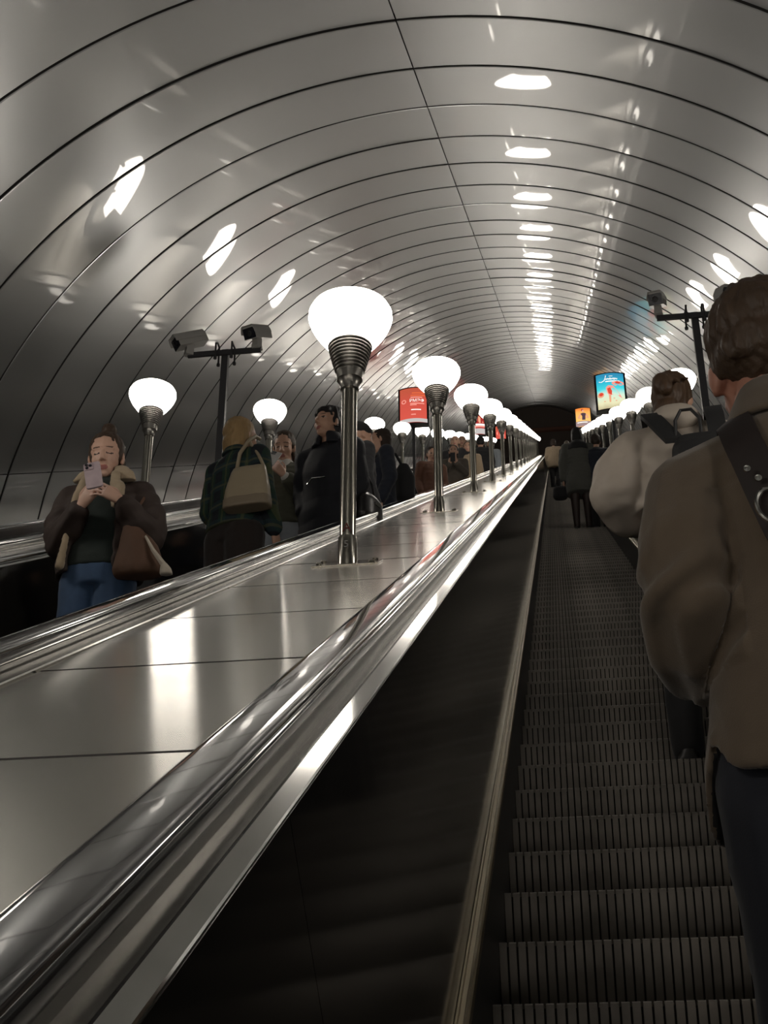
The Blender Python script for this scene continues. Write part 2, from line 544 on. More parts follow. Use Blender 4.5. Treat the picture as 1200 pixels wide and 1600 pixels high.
def camera_post(xc, u, label, cams, half):
    base = P(xc, u, DECKN)
    root = empty('camera_post', base, label, 'post')
    hgt = 1.70
    mb = MB(); mb.box((-.03, -.03, -.02), (.03, .03, hgt)); mb.build('post', M_POST, root)
    mb = MB(); mb.box((-.06, -.06, .0), (.06, .06, .012), mx=Matrix.Rotation(R30, 4, 'X')); mb.build('base_plate', M_POST, root)
    mb = MB(); mb.box((-half, -.055, hgt-.07), (half, -.03, hgt-.02)); mb.build('cross_arm', M_POST, root)
    for sx in (-.075, .075):
        mb = MB()
        mb.tube([(sx, -.075, hgt-.12), (sx, -.075, hgt+.045), (sx*.9, -.05, hgt+.062), (sx*.9, .02, hgt+.062), (sx, .045, hgt+.045), (sx, .045, hgt-.12)], .009, 8)
        for y in (-.075, .045): mb.lathe([(.016, -.012), (.016, .012)], 6, c=(sx, y, hgt-.115))
        mb.build('clamp_bolt', M_POST, root)
    for (dx, dz, yaw, pitch, lab) in cams:
        housing(base+Vector((dx, -.045, hgt+.115+dz)), yaw, pitch, lab)
    return root
CPU = 13.6*K
camera_post(DECKS['left'], CPU, 'tall dark post carrying two cameras, beside the woman with the beige handbag',
            [(-.33, 0, -.95, .50, 'grey camera on the left end of the dark cross arm, aimed down left'),
             (.30, .02, -.35, .52, 'grey camera on the right end of the dark cross arm, near the largest lamp')], .34)
camera_post(DECKS['right'], CPU, 'dark camera post rising between the pale jacket and the brown coat head',
            [(-.31, .03, -.22, .52, 'grey security camera left of the brown coat head'),
             (.28, .03, .15, .50, 'grey security camera mostly hidden by the brown coat head')], .33)

# ------------------------------------------------------------------ lit advertising boxes
def emis(name, col, s=1.0):
    m = bpy.data.materials.new(name); m.use_nodes = True
    nt = m.node_tree; nt.nodes.remove(nt.nodes['Principled BSDF'])
    e = nt.nodes.new('ShaderNodeEmission'); e.inputs[0].default_value = (*col, 1); e.inputs[1].default_value = s
    nt.links.new(e.outputs[0], nt.nodes['Material Output'].inputs[0])
    return m, nt, e
def emis_ramp(name, stops, s=1.0, wob=.12):
    m, nt, e = emis(name, (1, 1, 1), s)
    tc = nt.nodes.new('ShaderNodeTexCoord'); sp = nt.nodes.new('ShaderNodeSeparateXYZ')
    nt.links.new(tc.outputs['Generated'], sp.inputs[0])
    nz = nt.nodes.new('ShaderNodeTexNoise'); nz.inputs['Scale'].default_value = 3.0
    nt.links.new(tc.outputs['Generated'], nz.inputs['Vector'])
    ma = nt.nodes.new('ShaderNodeMath'); ma.operation = 'MULTIPLY_ADD'; ma.inputs[1].default_value = wob
    nt.links.new(nz.outputs[0], ma.inputs[0]); nt.links.new(sp.outputs[2], ma.inputs[2])
    cr = nt.nodes.new('ShaderNodeValToRGB')
    el = cr.color_ramp.elements
    el[0].position, el[0].color = stops[0][0], (*stops[0][1], 1)
    el[1].position, el[1].color = stops[-1][0], (*stops[-1][1], 1)
    for p, c in stops[1:-1]:
        q = el.new(p); q.color = (*c, 1)
    nt.links.new(ma.outputs[0], cr.inputs[0]); nt.links.new(cr.outputs[0], e.inputs[0])
    return m
AW, AH = .60, .86
BUL = .075
def front_y(x): return -.045-BUL*(1-(2*x/AW)**2)
def ad_box(xc, u, zc, label, poster_mat, art):
    base = P(xc, u, DECKN)
    root = empty('advertising_lightbox', base, label, 'advert')
    mb = MB(); mb.box((-.03, -.03, 0), (.03, .03, zc-AH/2)); mb.build('post', M_POST, root)
    def slab(w, h, y_off, z, d):
        n = 12; pts = []
        for i in range(n+1):
            x = -w/2+w*i/n; pts.append((x, front_y(x*AW/w if w > AW else x)+y_off))
        pts += [(w/2, d), (-w/2, d)]
        m2 = MB(); m2.prism(pts, z-h/2, z+h/2, 'z'); return m2
    slab(AW+.06, AH+.06, .012, zc, .09).build('box_frame', M_BLACK, root, smooth=False)
    poster = slab(AW, AH, 0, zc, -.02).build('poster', poster_mat, root, smooth=False)
    def flat(name, pts, m, lift=.004):
        m2 = MB(); n = len(pts)
        v = [(x, front_y(x)-lift, zc+z) for x, z in pts]+[(x, front_y(x)-.001, zc+z) for x, z in pts]
        m2.add(v, [tuple(range(n))]+[(i, (i+1) % n, n+(i+1) % n, n+i) for i in range(n)])
        return m2.build(name, m, poster, smooth=False)
    def text(name, s, size, x, z, m, shear=0):
        me = text_mesh(s, size, .0005)
        for v in me.vertices:
            px = x+v.co.x+shear*v.co.y; v.co = (px, front_y(px)-.004-v.co.z, zc+z+v.co.y)
        me.materials.clear(); me.materials.append(m)
        return link(bpy.data.objects.new(name, me), poster)
    art(flat, text)
    return root
E_WHITE = emis('poster_white', (1, .93, .86), 1.0)[0]
E_PINK = emis('poster_pink', (.95, .35, .28), .9)[0]
E_ORANGE = emis('poster_orange', (.9, .17, .06), .8)[0]
E_RED = emis('poster_red', (.72, .07, .04), .9)[0]
E_DRED = emis('poster_dark_red', (.42, .03, .03), .8)[0]
E_GREYW = emis('poster_pale_grey', (.55, .52, .50), .9)[0]
E_DARK = emis('poster_dark', (.10, .06, .08), .8)[0]
E_SKIN = emis('poster_skin', (.85, .40, .24), .9)[0]
def circle(cx, cz, rx, rz, n=18, a0=0, a1=2*PI): return [(cx+rx*math.cos(a0+(a1-a0)*i/n), cz+rz*math.sin(a0+(a1-a0)*i/n)) for i in range(n)]
def rect(x0, z0, x1, z1):
    n = 12
    return [(x0+(x1-x0)*i/n, z0) for i in range(n+1)]+[(x1-(x1-x0)*i/n, z1) for i in range(n+1)]
def art_red(flat, text):
    flat('footer_band', rect(-.30, -.43, .30, -.34), E_GREYW, .003)
    text('headline', 'РМЭФ', .105, .085, .075, E_WHITE)
    for i in range(10):
        a = 2*PI*i/10
        flat('ring_dot', circle(-.20+.042*math.cos(a), .10+.042*math.sin(a), .013, .013, 10), E_PINK)
    for z, x0, x1, m in ((.30, -.02, .25, E_ORANGE), (.24, -.05, .26, E_ORANGE), (.19, -.05, .2, E_PINK), (.035, -.06, .24, E_PINK), (.00, -.06, .08, E_PINK), (-.12, -.04, .17, E_WHITE), (-.24, -.04, .06, E_PINK)):
        flat('text_line', rect(x0, z-.012, x1, z+.012), m)
def art_blue(flat0, text):
    def flat(name, pts, m, lift=.004):
        if name.startswith('coral'): pts = [(.045+(x-.045)*1.25, -.02+(z+.02)*1.35) for x, z in pts]
        return flat0(name, pts, m, lift)
    # white script over a seaside sky, coral shapes on pale sand
    pts = [(-.23+.04*t, .285+.02*math.sin(t*2.2)) for t in range(4)]
    flat('script_swash', [(-.23, .255), (-.19, .235), (-.13, .26), (-.10, .33), (-.09, .38), (-.075, .375), (-.09, .32), (-.115, .25), (-.18, .22), (-.235, .24)], E_WHITE)
    x = -.08
    for i in range(9):
        flat('script_letter', circle(x+.028*i, .285+.006*(i % 2), .012, .019+(.012 if i in (3, 6) else 0), 10), E_WHITE)
    flat('script_bar', rect(-.02, .35, .06, .36), E_WHITE)
    flat('subtitle_line', rect(-.10, .215, .20, .24), E_WHITE)
    flat('coral_head', [(.03, .13), (.08, .17), (.16, .175), (.235, .15), (.24, .11), (.18, .085), (.13, .10), (.09, .075), (.05, .10)], E_PINK)
    flat('coral_crown', [(.08, .15), (.13, .165), (.18, .15), (.17, .115), (.11, .115)], E_RED, .006)
    flat('coral_body', [(-.07, .05), (-.03, .09), (.05, .08), (.11, .00), (.17, -.10), (.19, -.15), (.12, -.10), (.05, -.08), (-.02, -.10), (-.05, -.05)], E_PINK)
    flat('coral_fold', [(-.05, .03), (.0, .05), (.03, -.02), (.02, -.09), (-.03, -.06)], E_RED, .006)
    flat('coral_leg', [(-.03, -.09), (.01, -.09), (.0, -.22), (-.025, -.22)], E_SKIN)
    flat('coral_disc', circle(-.16, -.07, .055, .05), E_SKIN)
    flat('coral_disc_centre', circle(-.155, -.06, .035, .03), E_RED, .006)
    for x, z in ((-.14, -.26), (.06, -.20), (.10, -.26)):
        flat('sand_mark', circle(x, z, .02, .012, 8), E_SKIN)
def art_orange(flat, text):
    flat('hair_knot', circle(-.02, .33, .05, .05), E_DRED)
    flat('figure_head', circle(.0, .29, .04, .055), E_SKIN, .006)
    flat('figure_torso', [(-.10, .17), (-.03, .20), (.05, .20), (.12, .17), (.09, .05), (.08, -.12), (-.05, -.12), (-.04, .05)], E_DARK)
    flat('figure_arm', [(-.10, .17), (-.13, .14), (-.22, -.0), (-.20, -.03), (-.08, -.08), (-.07, -.05), (-.15, .0), (-.08, .10)], E_SKIN)
    flat('figure_arm', [(.12, .17), (.16, .13), (.22, .0), (.20, -.03), (.09, -.04), (.09, -.01), (.15, .01), (.09, .10)], E_SKIN)
    flat('caption_band', rect(-.30, -.40, .30, -.17), emis('poster_mauve', (.42, .30, .30), .8)[0], .003)
    flat('caption_line', rect(-.24, -.25, .16, -.21), E_WHITE, .006)
def art_stripes(flat, text):
    flat('picture_panel', [(-.28, .12), (-.05, .40), (.10, .38), (.26, .10), (.1, .08)], E_SKIN)
    flat('white_band', rect(-.30, -.04, .30, .05), E_WHITE)
    flat('red_band', rect(-.30, -.11, .30, -.05), E_PINK)
    flat('grey_band', rect(-.30, -.42, .30, -.17), E_GREYW)
def art_face(flat, text):
    flat('pale_panel', [(-.29, .12), (-.29, .36), (-.1, .40), (.1, .40), (.29, .36), (.29, .12)], E_SKIN, .003)
    flat('round_mark', circle(-.05, -.05, .19, .16), E_PINK)
    flat('round_centre', circle(-.05, -.05, .10, .08), E_RED, .006)
UA = 33.9*K
AZ = 1.68
P_RED = emis_ramp('poster_red_sheet', [(0, (.68, .10, .07)), (.6, (.60, .085, .06)), (1, (.50, .09, .05))], .95)
P_BLUE = emis_ramp('poster_seaside', [(.02, (.45, .38, .22)), (.22, (.75, .72, .45)), (.45, (.60, .78, .62)), (.62, (.06, .62, .68)), (.82, (.03, .42, .58)), (1, (.03, .25, .42))], 1.0)
P_ORG = emis_ramp('poster_amber', [(0, (.55, .28, .16)), (.4, (.95, .55, .16)), (.85, (.95, .42, .10)), (1, (.85, .25, .05))], 1.0)
P_MIX = emis_ramp('poster_crimson', [(0, (.5, .05, .04)), (1, (.35, .03, .03))], .9)
ad_box(DECKS['left'], UA, AZ, 'lit red poster box with white letters above the left lamps', P_RED, art_red)
ad_box(DECKS['right'], UA, AZ, 'lit turquoise poster box with coral shapes above the right lamps', P_BLUE, art_blue)
ad_box(DECKS['right'], UA+6*LUP, AZ, 'small lit orange poster box with a figure, farther up the right lamps', P_ORG, art_orange)
ad_box(DECKS['left'], UA+6*LUP, AZ, 'small lit poster box with red and white bands behind the middle lamps', P_MIX, art_stripes)
ad_box(DECKS['left'], UA+12*LUP, AZ, 'farthest lit poster box on the left, pink round mark, behind the middle lamps', P_RED, art_face)
me = text_mesh('ЭО', .060, .0006)
for v in me.vertices:
    px, py, d = v.co; v.co = (px, -.002-d+max(0, -py)*.06, py)
me.materials.clear(); me.materials.append(mat('red_paint_mark', (.10, .012, .012), .6))
mk = bpy.data.objects.new('painted_mark', me); link(mk, OWN)
mk.location = (.185, NOSE0, STEPN-.058); mk.rotation_euler = (-R30, 0, 0); mk['label'] = 'red painted mark on a step riser'
#PEOPLE#
# ------------------------------------------------------------------ figures: bodies and clothes grown as continuous surfaces
def V(*a): return Vector(a)
def prim_cap(p0, r0, p1, r1, seg=12):
    p0, p1 = Vector(p0), Vector(p1); d = p1-p0; L = d.length
    if L < 1e-5: return prim_ell(p0, (r0, r0, r0))
    d /= L; a = d.orthogonal().normalized(); b = d.cross(a)
    prof = [(r0*math.sin(t*PI/8), -r0*math.cos(t*PI/8)) for t in range(1, 5)]+[(r1*math.sin(t*PI/8), L-r1*math.cos(t*PI/8)) for t in range(4, 8)]
    v = [p0-d*r0]; f = []
    for r, z in prof:
        for i in range(seg):
            t = 2*PI*i/seg; v.append(p0+d*z+a*(r*math.cos(t))+b*(r*math.sin(t)))
    v.append(p1+d*r1)
    n = len(prof)
    for i in range(seg):
        k = (i+1) % seg
        f.append((0, 1+k, 1+i)); f.append((len(v)-1, 1+(n-1)*seg+i, 1+(n-1)*seg+k))
        for j in range(n-1): f.append((1+j*seg+i, 1+j*seg+k, 1+(j+1)*seg+k, 1+(j+1)*seg+i))
    return v, f
def prim_ell(c, r, rot=(0, 0, 0), seg=16, rings=9):
    c = Vector(c); R = Euler(rot).to_matrix(); v = []; f = []
    v.append(c+R @ V(0, 0, -r[2]))
    for j in range(1, rings):
        p = -PI/2+PI*j/rings
        for i in range(seg):
            t = 2*PI*i/seg; v.append(c+R @ V(r[0]*math.cos(p)*math.cos(t), r[1]*math.cos(p)*math.sin(t), r[2]*math.sin(p)))
    v.append(c+R @ V(0, 0, r[2]))
    for i in range(seg):
        k = (i+1) % seg
        f.append((0, 1+k, 1+i)); f.append((len(v)-1, 1+(rings-2)*seg+i, 1+(rings-2)*seg+k))
        for j in range(rings-2): f.append((1+j*seg+i, 1+j*seg+k, 1+(j+1)*seg+k, 1+(j+1)*seg+i))
    return v, f
def prim_loft(secs, seg=24, e=2.3):        # secs: (cx, cy, z, rx, ry)
    v = []; f = []
    for (cx, cy, z, rx, ry) in secs:
        for i in range(seg):
            t = 2*PI*i/seg; ct, st = math.cos(t), math.sin(t)
            v.append(V(cx+rx*math.copysign(abs(ct)**(2/e), ct), cy+ry*math.copysign(abs(st)**(2/e), st), z))
    n = len(secs)
    for j in range(n-1):
        for i in range(seg):
            k = (i+1) % seg; f.append((j*seg+i, j*seg+k, (j+1)*seg+k, (j+1)*seg+i))
    f.append(tuple(range(seg))[::-1]); f.append(tuple((n-1)*seg+i for i in range(seg)))
    return v, f
def prim_shell(secs, a0, a1, th=.016, seg=36, hem=None, e=2.3):   # open garment: arc of sections, angle from the front (+Y), clockwise to the right (+X)
    v = []; f = []; n = len(secs); closed = abs((a1-a0)-360) < .1
    m = seg if closed else seg+1
    for side in (0, 1):
        for j, (cx, cy, z, rx, ry) in enumerate(secs):
            for i in range(m):
                t = math.radians(a0+(a1-a0)*i/seg); st, ct = math.sin(t), math.cos(t)
                q = th*side
                zz = z+(hem(math.degrees(t)) if hem and j == n-1 else 0)
                v.append(V(cx+(rx-q)*math.copysign(abs(st)**(2/e), st), cy+(ry-q)*math.copysign(abs(ct)**(2/e), ct), zz))
    o = n*m
    rng = range(m if closed else m-1)
    for j in range(n-1):
        for i in rng:
            k = (i+1) % m
            f.append((j*m+i, j*m+k, (j+1)*m+k, (j+1)*m+i))
            f.append((o+j*m+k, o+j*m+i, o+(j+1)*m+i, o+(j+1)*m+k))
    for i in rng:
        k = (i+1) % m
        f.append((k, i, o+i, o+k)); b = (n-1)*m
        f.append((b+i, b+k, o+b+k, o+b+i))
    if not closed:
        for j in range(n-1):
            f.append((j*m, (j+1)*m, o+(j+1)*m, o+j*m))
            b = m-1
            f.append(((j+1)*m+b, j*m+b, o+j*m+b, o+(j+1)*m+b))
    return v, f
def prim_box(lo, hi, mx=None):
    q = MB().box(lo, hi, 0, mx); return [Vector(p) for p in q.v], q.f
def xf(pr, mx): return [mx @ Vector(p) for p in pr[0]], pr[1]
def chain(pts, rad): return [prim_cap(pts[i], rad[i], pts[i+1], rad[i+1]) for i in range(len(pts)-1)]
def grow(name, prims, voxel, mats, parent, s=1.0, smooth=3, folds=None, colour=None, fac=.5):
    vs = []; fs = []
    for v, f in prims:
        b = len(vs); vs += [tuple(Vector(p)*s) for p in v]; fs += [tuple(i+b for i in q) for q in f]
    me = bpy.data.meshes.new('raw'); me.from_pydata(vs, [], fs); fix_normals(me)
    t = bpy.data.objects.new('raw', me); COL.objects.link(t)
    r = t.modifiers.new('r', 'REMESH'); r.mode = 'VOXEL'; r.voxel_size = voxel
    if smooth:
        q = t.modifiers.new('s', 'SMOOTH'); q.factor = fac; q.iterations = smooth
    dg = bpy.context.evaluated_depsgraph_get()
    out = bpy.data.meshes.new_from_object(t.evaluated_get(dg))
    bpy.data.objects.remove(t); bpy.data.meshes.remove(me)
    out.name = name
    if folds:
        no = [Vector(v.normal) for v in out.vertices]
        for v, n in zip(out.vertices, no):
            v.co += n*folds(v.co/s)*s
    out.materials.clear()
    mats = mats if isinstance(mats, (list, tuple)) else [mats]
    for m in mats: out.materials.append(m)
    if colour:
        idx = [colour(p.center/s) for p in out.polygons]
        out.polygons.foreach_set('material_index', idx)
    out.polygons.foreach_set('use_smooth', [True]*len(out.polygons))
    out.update()
    o = bpy.data.objects.new(name, out)
    return link(o, parent)
def wrinkle(amp, sc=9, st=(1, 1, 1.8), seed=0.0, rid=True):
    def fn(c):
        q = V(c.x*st[0]*sc+seed, c.y*st[1]*sc-seed, c.z*st[2]*sc)
        a = noise.noise(q)
        b = noise.noise(q*2.3)
        return amp*((abs(a)*-1.6+.5) if rid else a)+amp*.35*b
    return fn
def cloth(name, col, rough=.9, bump=.25, scale=260, var=.12, sheen=.15):
    return mat(name, col, rough, noise_scale=30, noise_amt=var, bump=bump, bump_scale=scale, bump_dist=.002, sheen=sheen)
SKIN = mat('skin', (.52, .31, .22), .5, noise_scale=14, noise_amt=.12)
SKINB = mat('skin_flushed', (.42, .20, .14), .5, noise_scale=14, noise_amt=.12)
LIPS = mat('lips', (.36, .13, .11), .4)
BROWM = mat('brow_hair', (.11, .065, .045), .8)
LASH = mat('lash_and_iris', (.05, .03, .024), .7)  # dark colour of the lash line and the open-eye iris
EYEW = mat('eye_white', (.55, .52, .48), .25)
def hairmat(name, col, var=.35):
    return mat(name, col, .55, noise_scale=6, noise_amt=var, noise_stretch=(9, 9, 1.2), bump=.6, bump_scale=14, bump_stretch=(9, 9, 1.0), bump_dist=.004, spec=.4)
H_BROWN = hairmat('brown_hair', (.050, .030, .019)); H_BLACK = hairmat('black_hair', (.012, .010, .010)); H_BLOND = hairmat('blond_hair', (.36, .235, .11), .3)
H_DKBROWN = hairmat('dark_brown_hair', (.028, .017, .012)); H_GREY = hairmat('grey_hair', (.20, .17, .14))

HC = V(0, .012, 1.578)       # head centre of the 1.70 m base figure
def head_mx(yaw=0, pitch=0, roll=0, off=(0, 0, 0)):
    return Matrix.Translation(HC+Vector(off)) @ Matrix.Rotation(math.radians(yaw), 4, 'Z') @ Matrix.Rotation(math.radians(pitch), 4, 'X') @ Matrix.Rotation(math.radians(roll), 4, 'Y')
def head_prims(mx, fine=True, w=1.0):
    L = [prim_ell((0, -.014, .035), (.075*w, .094, .084)), prim_ell((0, .028, -.018), (.061*w, .062, .083)),
         prim_ell((0, .040, -.078), (.040*w, .044, .034)), prim_ell((0, .067, -.098), (.019, .017, .015))]
    if fine:
        L += [prim_cap((0, .083, .012), .0075, (0, .106, -.031), .0105), prim_ell((.0105, .094, -.036), (.0085, .010, .007)), prim_ell((-.0105, .094, -.036), (.0085, .010, .007)),
              prim_cap((-.044, .066, .022), .010, (-.012, .080, .021), .009), prim_cap((.044, .066, .022), .010, (.012, .080, .021), .009),
              prim_ell((.036, .056, -.028), (.022, .022, .026)), prim_ell((-.036, .056, -.028), (.022, .022, .026)),
              prim_cap((-.017, .081, -.066), .0062, (.017, .081, -.066), .0062), prim_cap((-.012, .083, -.066), .0072, (.012, .083, -.066), .0072),
              prim_cap((-.014, .080, -.0755), .0075, (.014, .080, -.0755), .0075),
              prim_ell((.030, .067, .001), (.0145, .0125, .0115)), prim_ell((-.030, .067, .001), (.0145, .0125, .0115))]
    for sx in (1, -1):
        L += [prim_ell((sx*.074*w, -.004, -.008), (.009, .019, .031), (0, 0, sx*-.35)), prim_ell((sx*.072*w, .004, -.030), (.009, .010, .012))]
    return [xf(p, mx) for p in L]
def face_colour(mx, eyes='open', lips=1):
    inv = mx.inverted()
    def fn(c):
        if c.z < 1.40: return 0
        q = inv @ c
        if q.y < .045: return 0
        ax = abs(q.x)
        if lips and -.083 < q.z < -.060 and ax < .021*(1-((q.z+.071)/.016)**2) and q.y > .072: return 1
        if .0215 < q.z < .0285-.08*abs(ax-.030) and .013 < ax < .046: return 2
        ex = (ax-.030)/.0145
        if abs(ex) < 1 and q.y > .05:
            if eyes == 'down':
                zc = -.0065+.003*ex*ex
                if abs(q.z-zc) < .0035: return 3
            else:
                hz = .0062*(1-ex*ex)
                if abs(q.z-.001) < hz: return 3 if abs(ax-.030) < .0062 else 4
                if 0 <= q.z-.001-hz < .0028: return 3
        return 0
    return fn
def hand_prims(wrist, fdir, back, right=True, curl=.5, spread=.25, thumb=.5, s=1.0):
    Y = Vector(fdir).normalized(); Z = Vector(back); Z = (Z-Y*Z.dot(Y)).normalized(); X = Y.cross(Z)
    m = Matrix(((X.x, Y.x, Z.x, 0), (X.y, Y.y, Z.y, 0), (X.z, Y.z, Z.z, 0), (0, 0, 0, 1)))
    mx = Matrix.Translation(wrist) @ m @ Matrix.Diagonal((s if right else -s, s, s, 1))
    L = [prim_loft([(0, 0, 0, .024, .016), (-.001, 0, .03, .032, .017), (0, 0, .065, .038, .0155), (0, 0, .088, .037, .012)], 16)]
    L = [([V(p.x, p.z, p.y) for p in L[0][0]], L[0][1])]
    for i, (x, ln) in enumerate(((-.031, .072), (-.0105, .080), (.0105, .075), (.0305, .060))):
        a = 0; p = V(x, .084-.003*abs(i-1.2), 0); r = .0082-.0004*i
        for j, fr in enumerate((.45, .31, .24)):
            a += curl*(.75, 1.0, .7)[j]
            q = p+V((i-1.4)*spread*.35*ln*fr, math.cos(a)*ln*fr, -math.sin(a)*ln*fr)
            L.append(prim_cap(p, r, q, r*.93, 8)); p = q; r *= .93
    p = V(-.024, .022, -.006)
    for j, (ln, dr) in enumerate(((.038, V(-.72, .62, -.35)), (.032, V(-.45, .82, -.45-thumb*.2)), (.024, V(-.2, .9, -.45-thumb*.3)))):
        q = p+dr.normalized()*ln; L.append(prim_cap(p, .0125-.0017*j, q, .0112-.0017*j, 8)); p = q
    return [xf(p, mx) for p in L]
class Fig:
    """one person: an Empty at the feet carrying body, hair and clothes"""
    def __init__(g, label, loc, yaw, height, group=None):
        g.s = height/1.70
        g.root = empty('person', loc, label, 'person', group, rot=(0, 0, math.radians(yaw)))
        g.M = Matrix.Translation(loc) @ Matrix.Rotation(math.radians(yaw), 4, 'Z') @ Matrix.Scale(g.s, 4)
        g.hm = head_mx()
        g.sh = {1: V(.165, -.005, 1.385), -1: V(-.165, -.005, 1.385)}
        g.el = {1: V(.21, -.03, 1.11), -1: V(-.21, -.03, 1.11)}
        g.wr = {1: V(.20, .06, .87), -1: V(-.20, .06, .87)}
        g.hands = {1: None, -1: None}
        g.lean = 0
        g.feet = .085
    def world(g, p): return g.M @ Vector(p)
    def body(g, voxel=.008, skin=SKIN, fine=True, eyes='open', shrink=.92, w=1.0):
        L = head_prims(g.hm, fine, w)
        nb = V(0, -.012, 1.41)
        L += chain([nb, g.hm @ V(0, -.02, -.06)], [.056, .050])
        L += [prim_loft([(0, 0, .86, .145*shrink, .10), (0, 0, .95, .155*shrink, .105), (0, 0, 1.07, .125*shrink, .088), (0, 0, 1.2, .145*shrink, .10), (0, -.005, 1.30, .15*shrink, .088), (0, -.01, 1.36, .105, .062), (0, -.012, 1.41, .05, .05)])]
        for sd in (1, -1):
            L += chain([V(sd*.08, -.008, g.sh[sd].z-.012), g.sh[sd]+V(0, 0, -.012), g.el[sd], g.wr[sd]], [.048, .046, .037, .025])
            h = g.hands[sd]
            if h: L += hand_prims(g.wr[sd], h[0], h[1], right=(sd == 1), curl=h[2])
            L += chain([V(sd*.085, 0, .90), V(sd*g.feet, .012, .49), V(sd*g.feet, -.01, .085)], [.083, .054, .036])
            L += [prim_cap(V(sd*g.feet, -.02, .045), .036, V(sd*(g.feet+.012), .12, .030), .026)]
        return grow('body', L, voxel, [skin, LIPS, BROWM, LASH, EYEW], g.root, g.s, 2, colour=face_colour(g.hm, eyes) if fine else None)
    def hair(g, m, style='short', voxel=.007, extra=()):
        L = [prim_ell((0, -.024, .046), (.083, .095, .086)), prim_ell((0, -.050, .0), (.078, .066, .085))]
        for sx in (1, -1): L.append(prim_ell((sx*.062, -.012, .018), (.021, .036, .05)))
        if style in ('long', 'loose'):
            L += [prim_loft([(0, -.058, -.30, .07, .03), (0, -.062, -.2, .09, .04), (0, -.055, -.08, .088, .055), (0, -.045, .02, .084, .066)])]
        if style == 'bob':
            L += [prim_loft([(0, -.05, -.115, .070, .05), (0, -.045, -.09, .085, .062), (0, -.035, -.03, .089, .075), (0, -.03, .03, .085, .08)])]
        L += list(extra)
        return grow('hair', [xf(p, g.hm) for p in L], voxel, m, g.root, g.s, 3, folds=lambda c: .004*noise.noise(V(c.x*70, c.y*70, c.z*18)))
    def sleeves(g, r=(.072, .066, .052), cuff=.93, drop=0):
        L = []
        for sd in (1, -1):
            w = g.el[sd].lerp(g.wr[sd], cuff)
            L += chain([V(sd*.09, -.006, 1.385-drop*.2), g.sh[sd]+V(sd*.01, 0, -.01-drop), g.el[sd], w], [r[0]*.95, r[0], r[1], r[2]])
        return L
    def torso(g, hem, k=(1, 1, 1, 1), flare=0, back=.0):     # closed coat volume; k = shoulder, chest, waist, hem factors
        a, b, c, d = k
        S = [(0, -.012, 1.452, .062, .058), (0, -.012, 1.425, .10*a, .07), (0, -.01, 1.385, .155*a, .093), (0, -.004-back*.3, 1.30, .172*b, .118*b), (0, 0-back*.5, 1.2, .170*b, .126*b)]
        z = 1.08
        if hem < 1.0: S.append((0, -back*.5, 1.07, .158*c, .122*c))
        if hem < .9: S.append((0, 0, .93, (.158*c+.178*d)/2+.012, .135*d))
        if hem < .75: S.append((0, 0, (hem+.93)/2, .18*d+flare*.5, .14*d+flare*.5))
        S.append((0, 0, hem, .178*d+flare, .138*d+flare))
        return prim_loft(S[::-1], 28)
    def trousers(g, m, voxel=.012, r=(.098, .074, .062), top=.98):
        L = [prim_loft([(0, 0, .84, .165, .115), (0, 0, .93, .17, .122), (0, 0, top, .155, .112)])]
        for sd in (1, -1):
            L += chain([V(sd*.082, 0, .88), V(sd*g.feet, .014, .48), V(sd*g.feet, -.008, .075)], r)
        return grow('trousers', L, voxel, m, g.root, g.s, 3, folds=wrinkle(.004, 8, (1, 1, .9)))
    def shoes(g, m, voxel=.01, h=.055):
        for sd in (1, -1):
            L = [prim_cap(V(sd*g.feet, -.03, h*.8), .042, V(sd*(g.feet+.012), .13, .036), .033), prim_box((sd*(g.feet+.004)-.043, -.075, 0), (sd*(g.feet+.004)+.043, .165, .022))]
            grow('shoe', L, voxel, m, g.root, g.s, 2)
M_SHOE = mat('black_shoe_leather', (.012, .011, .011), .45)

def treadL(k):
    u = NOSE0+PITCH*k; q = P(0, u, NOSE_L)
    return q.y+.14, q.z
def treadR(k):
    u = NOSE0+PITCH*k; q = P(0, u, STEPN)
    return q.y+.15, q.z
def stand(x, k, right=False):
    y, z = (treadR if right else treadL)(k)
    return V(x, y, z+.001)

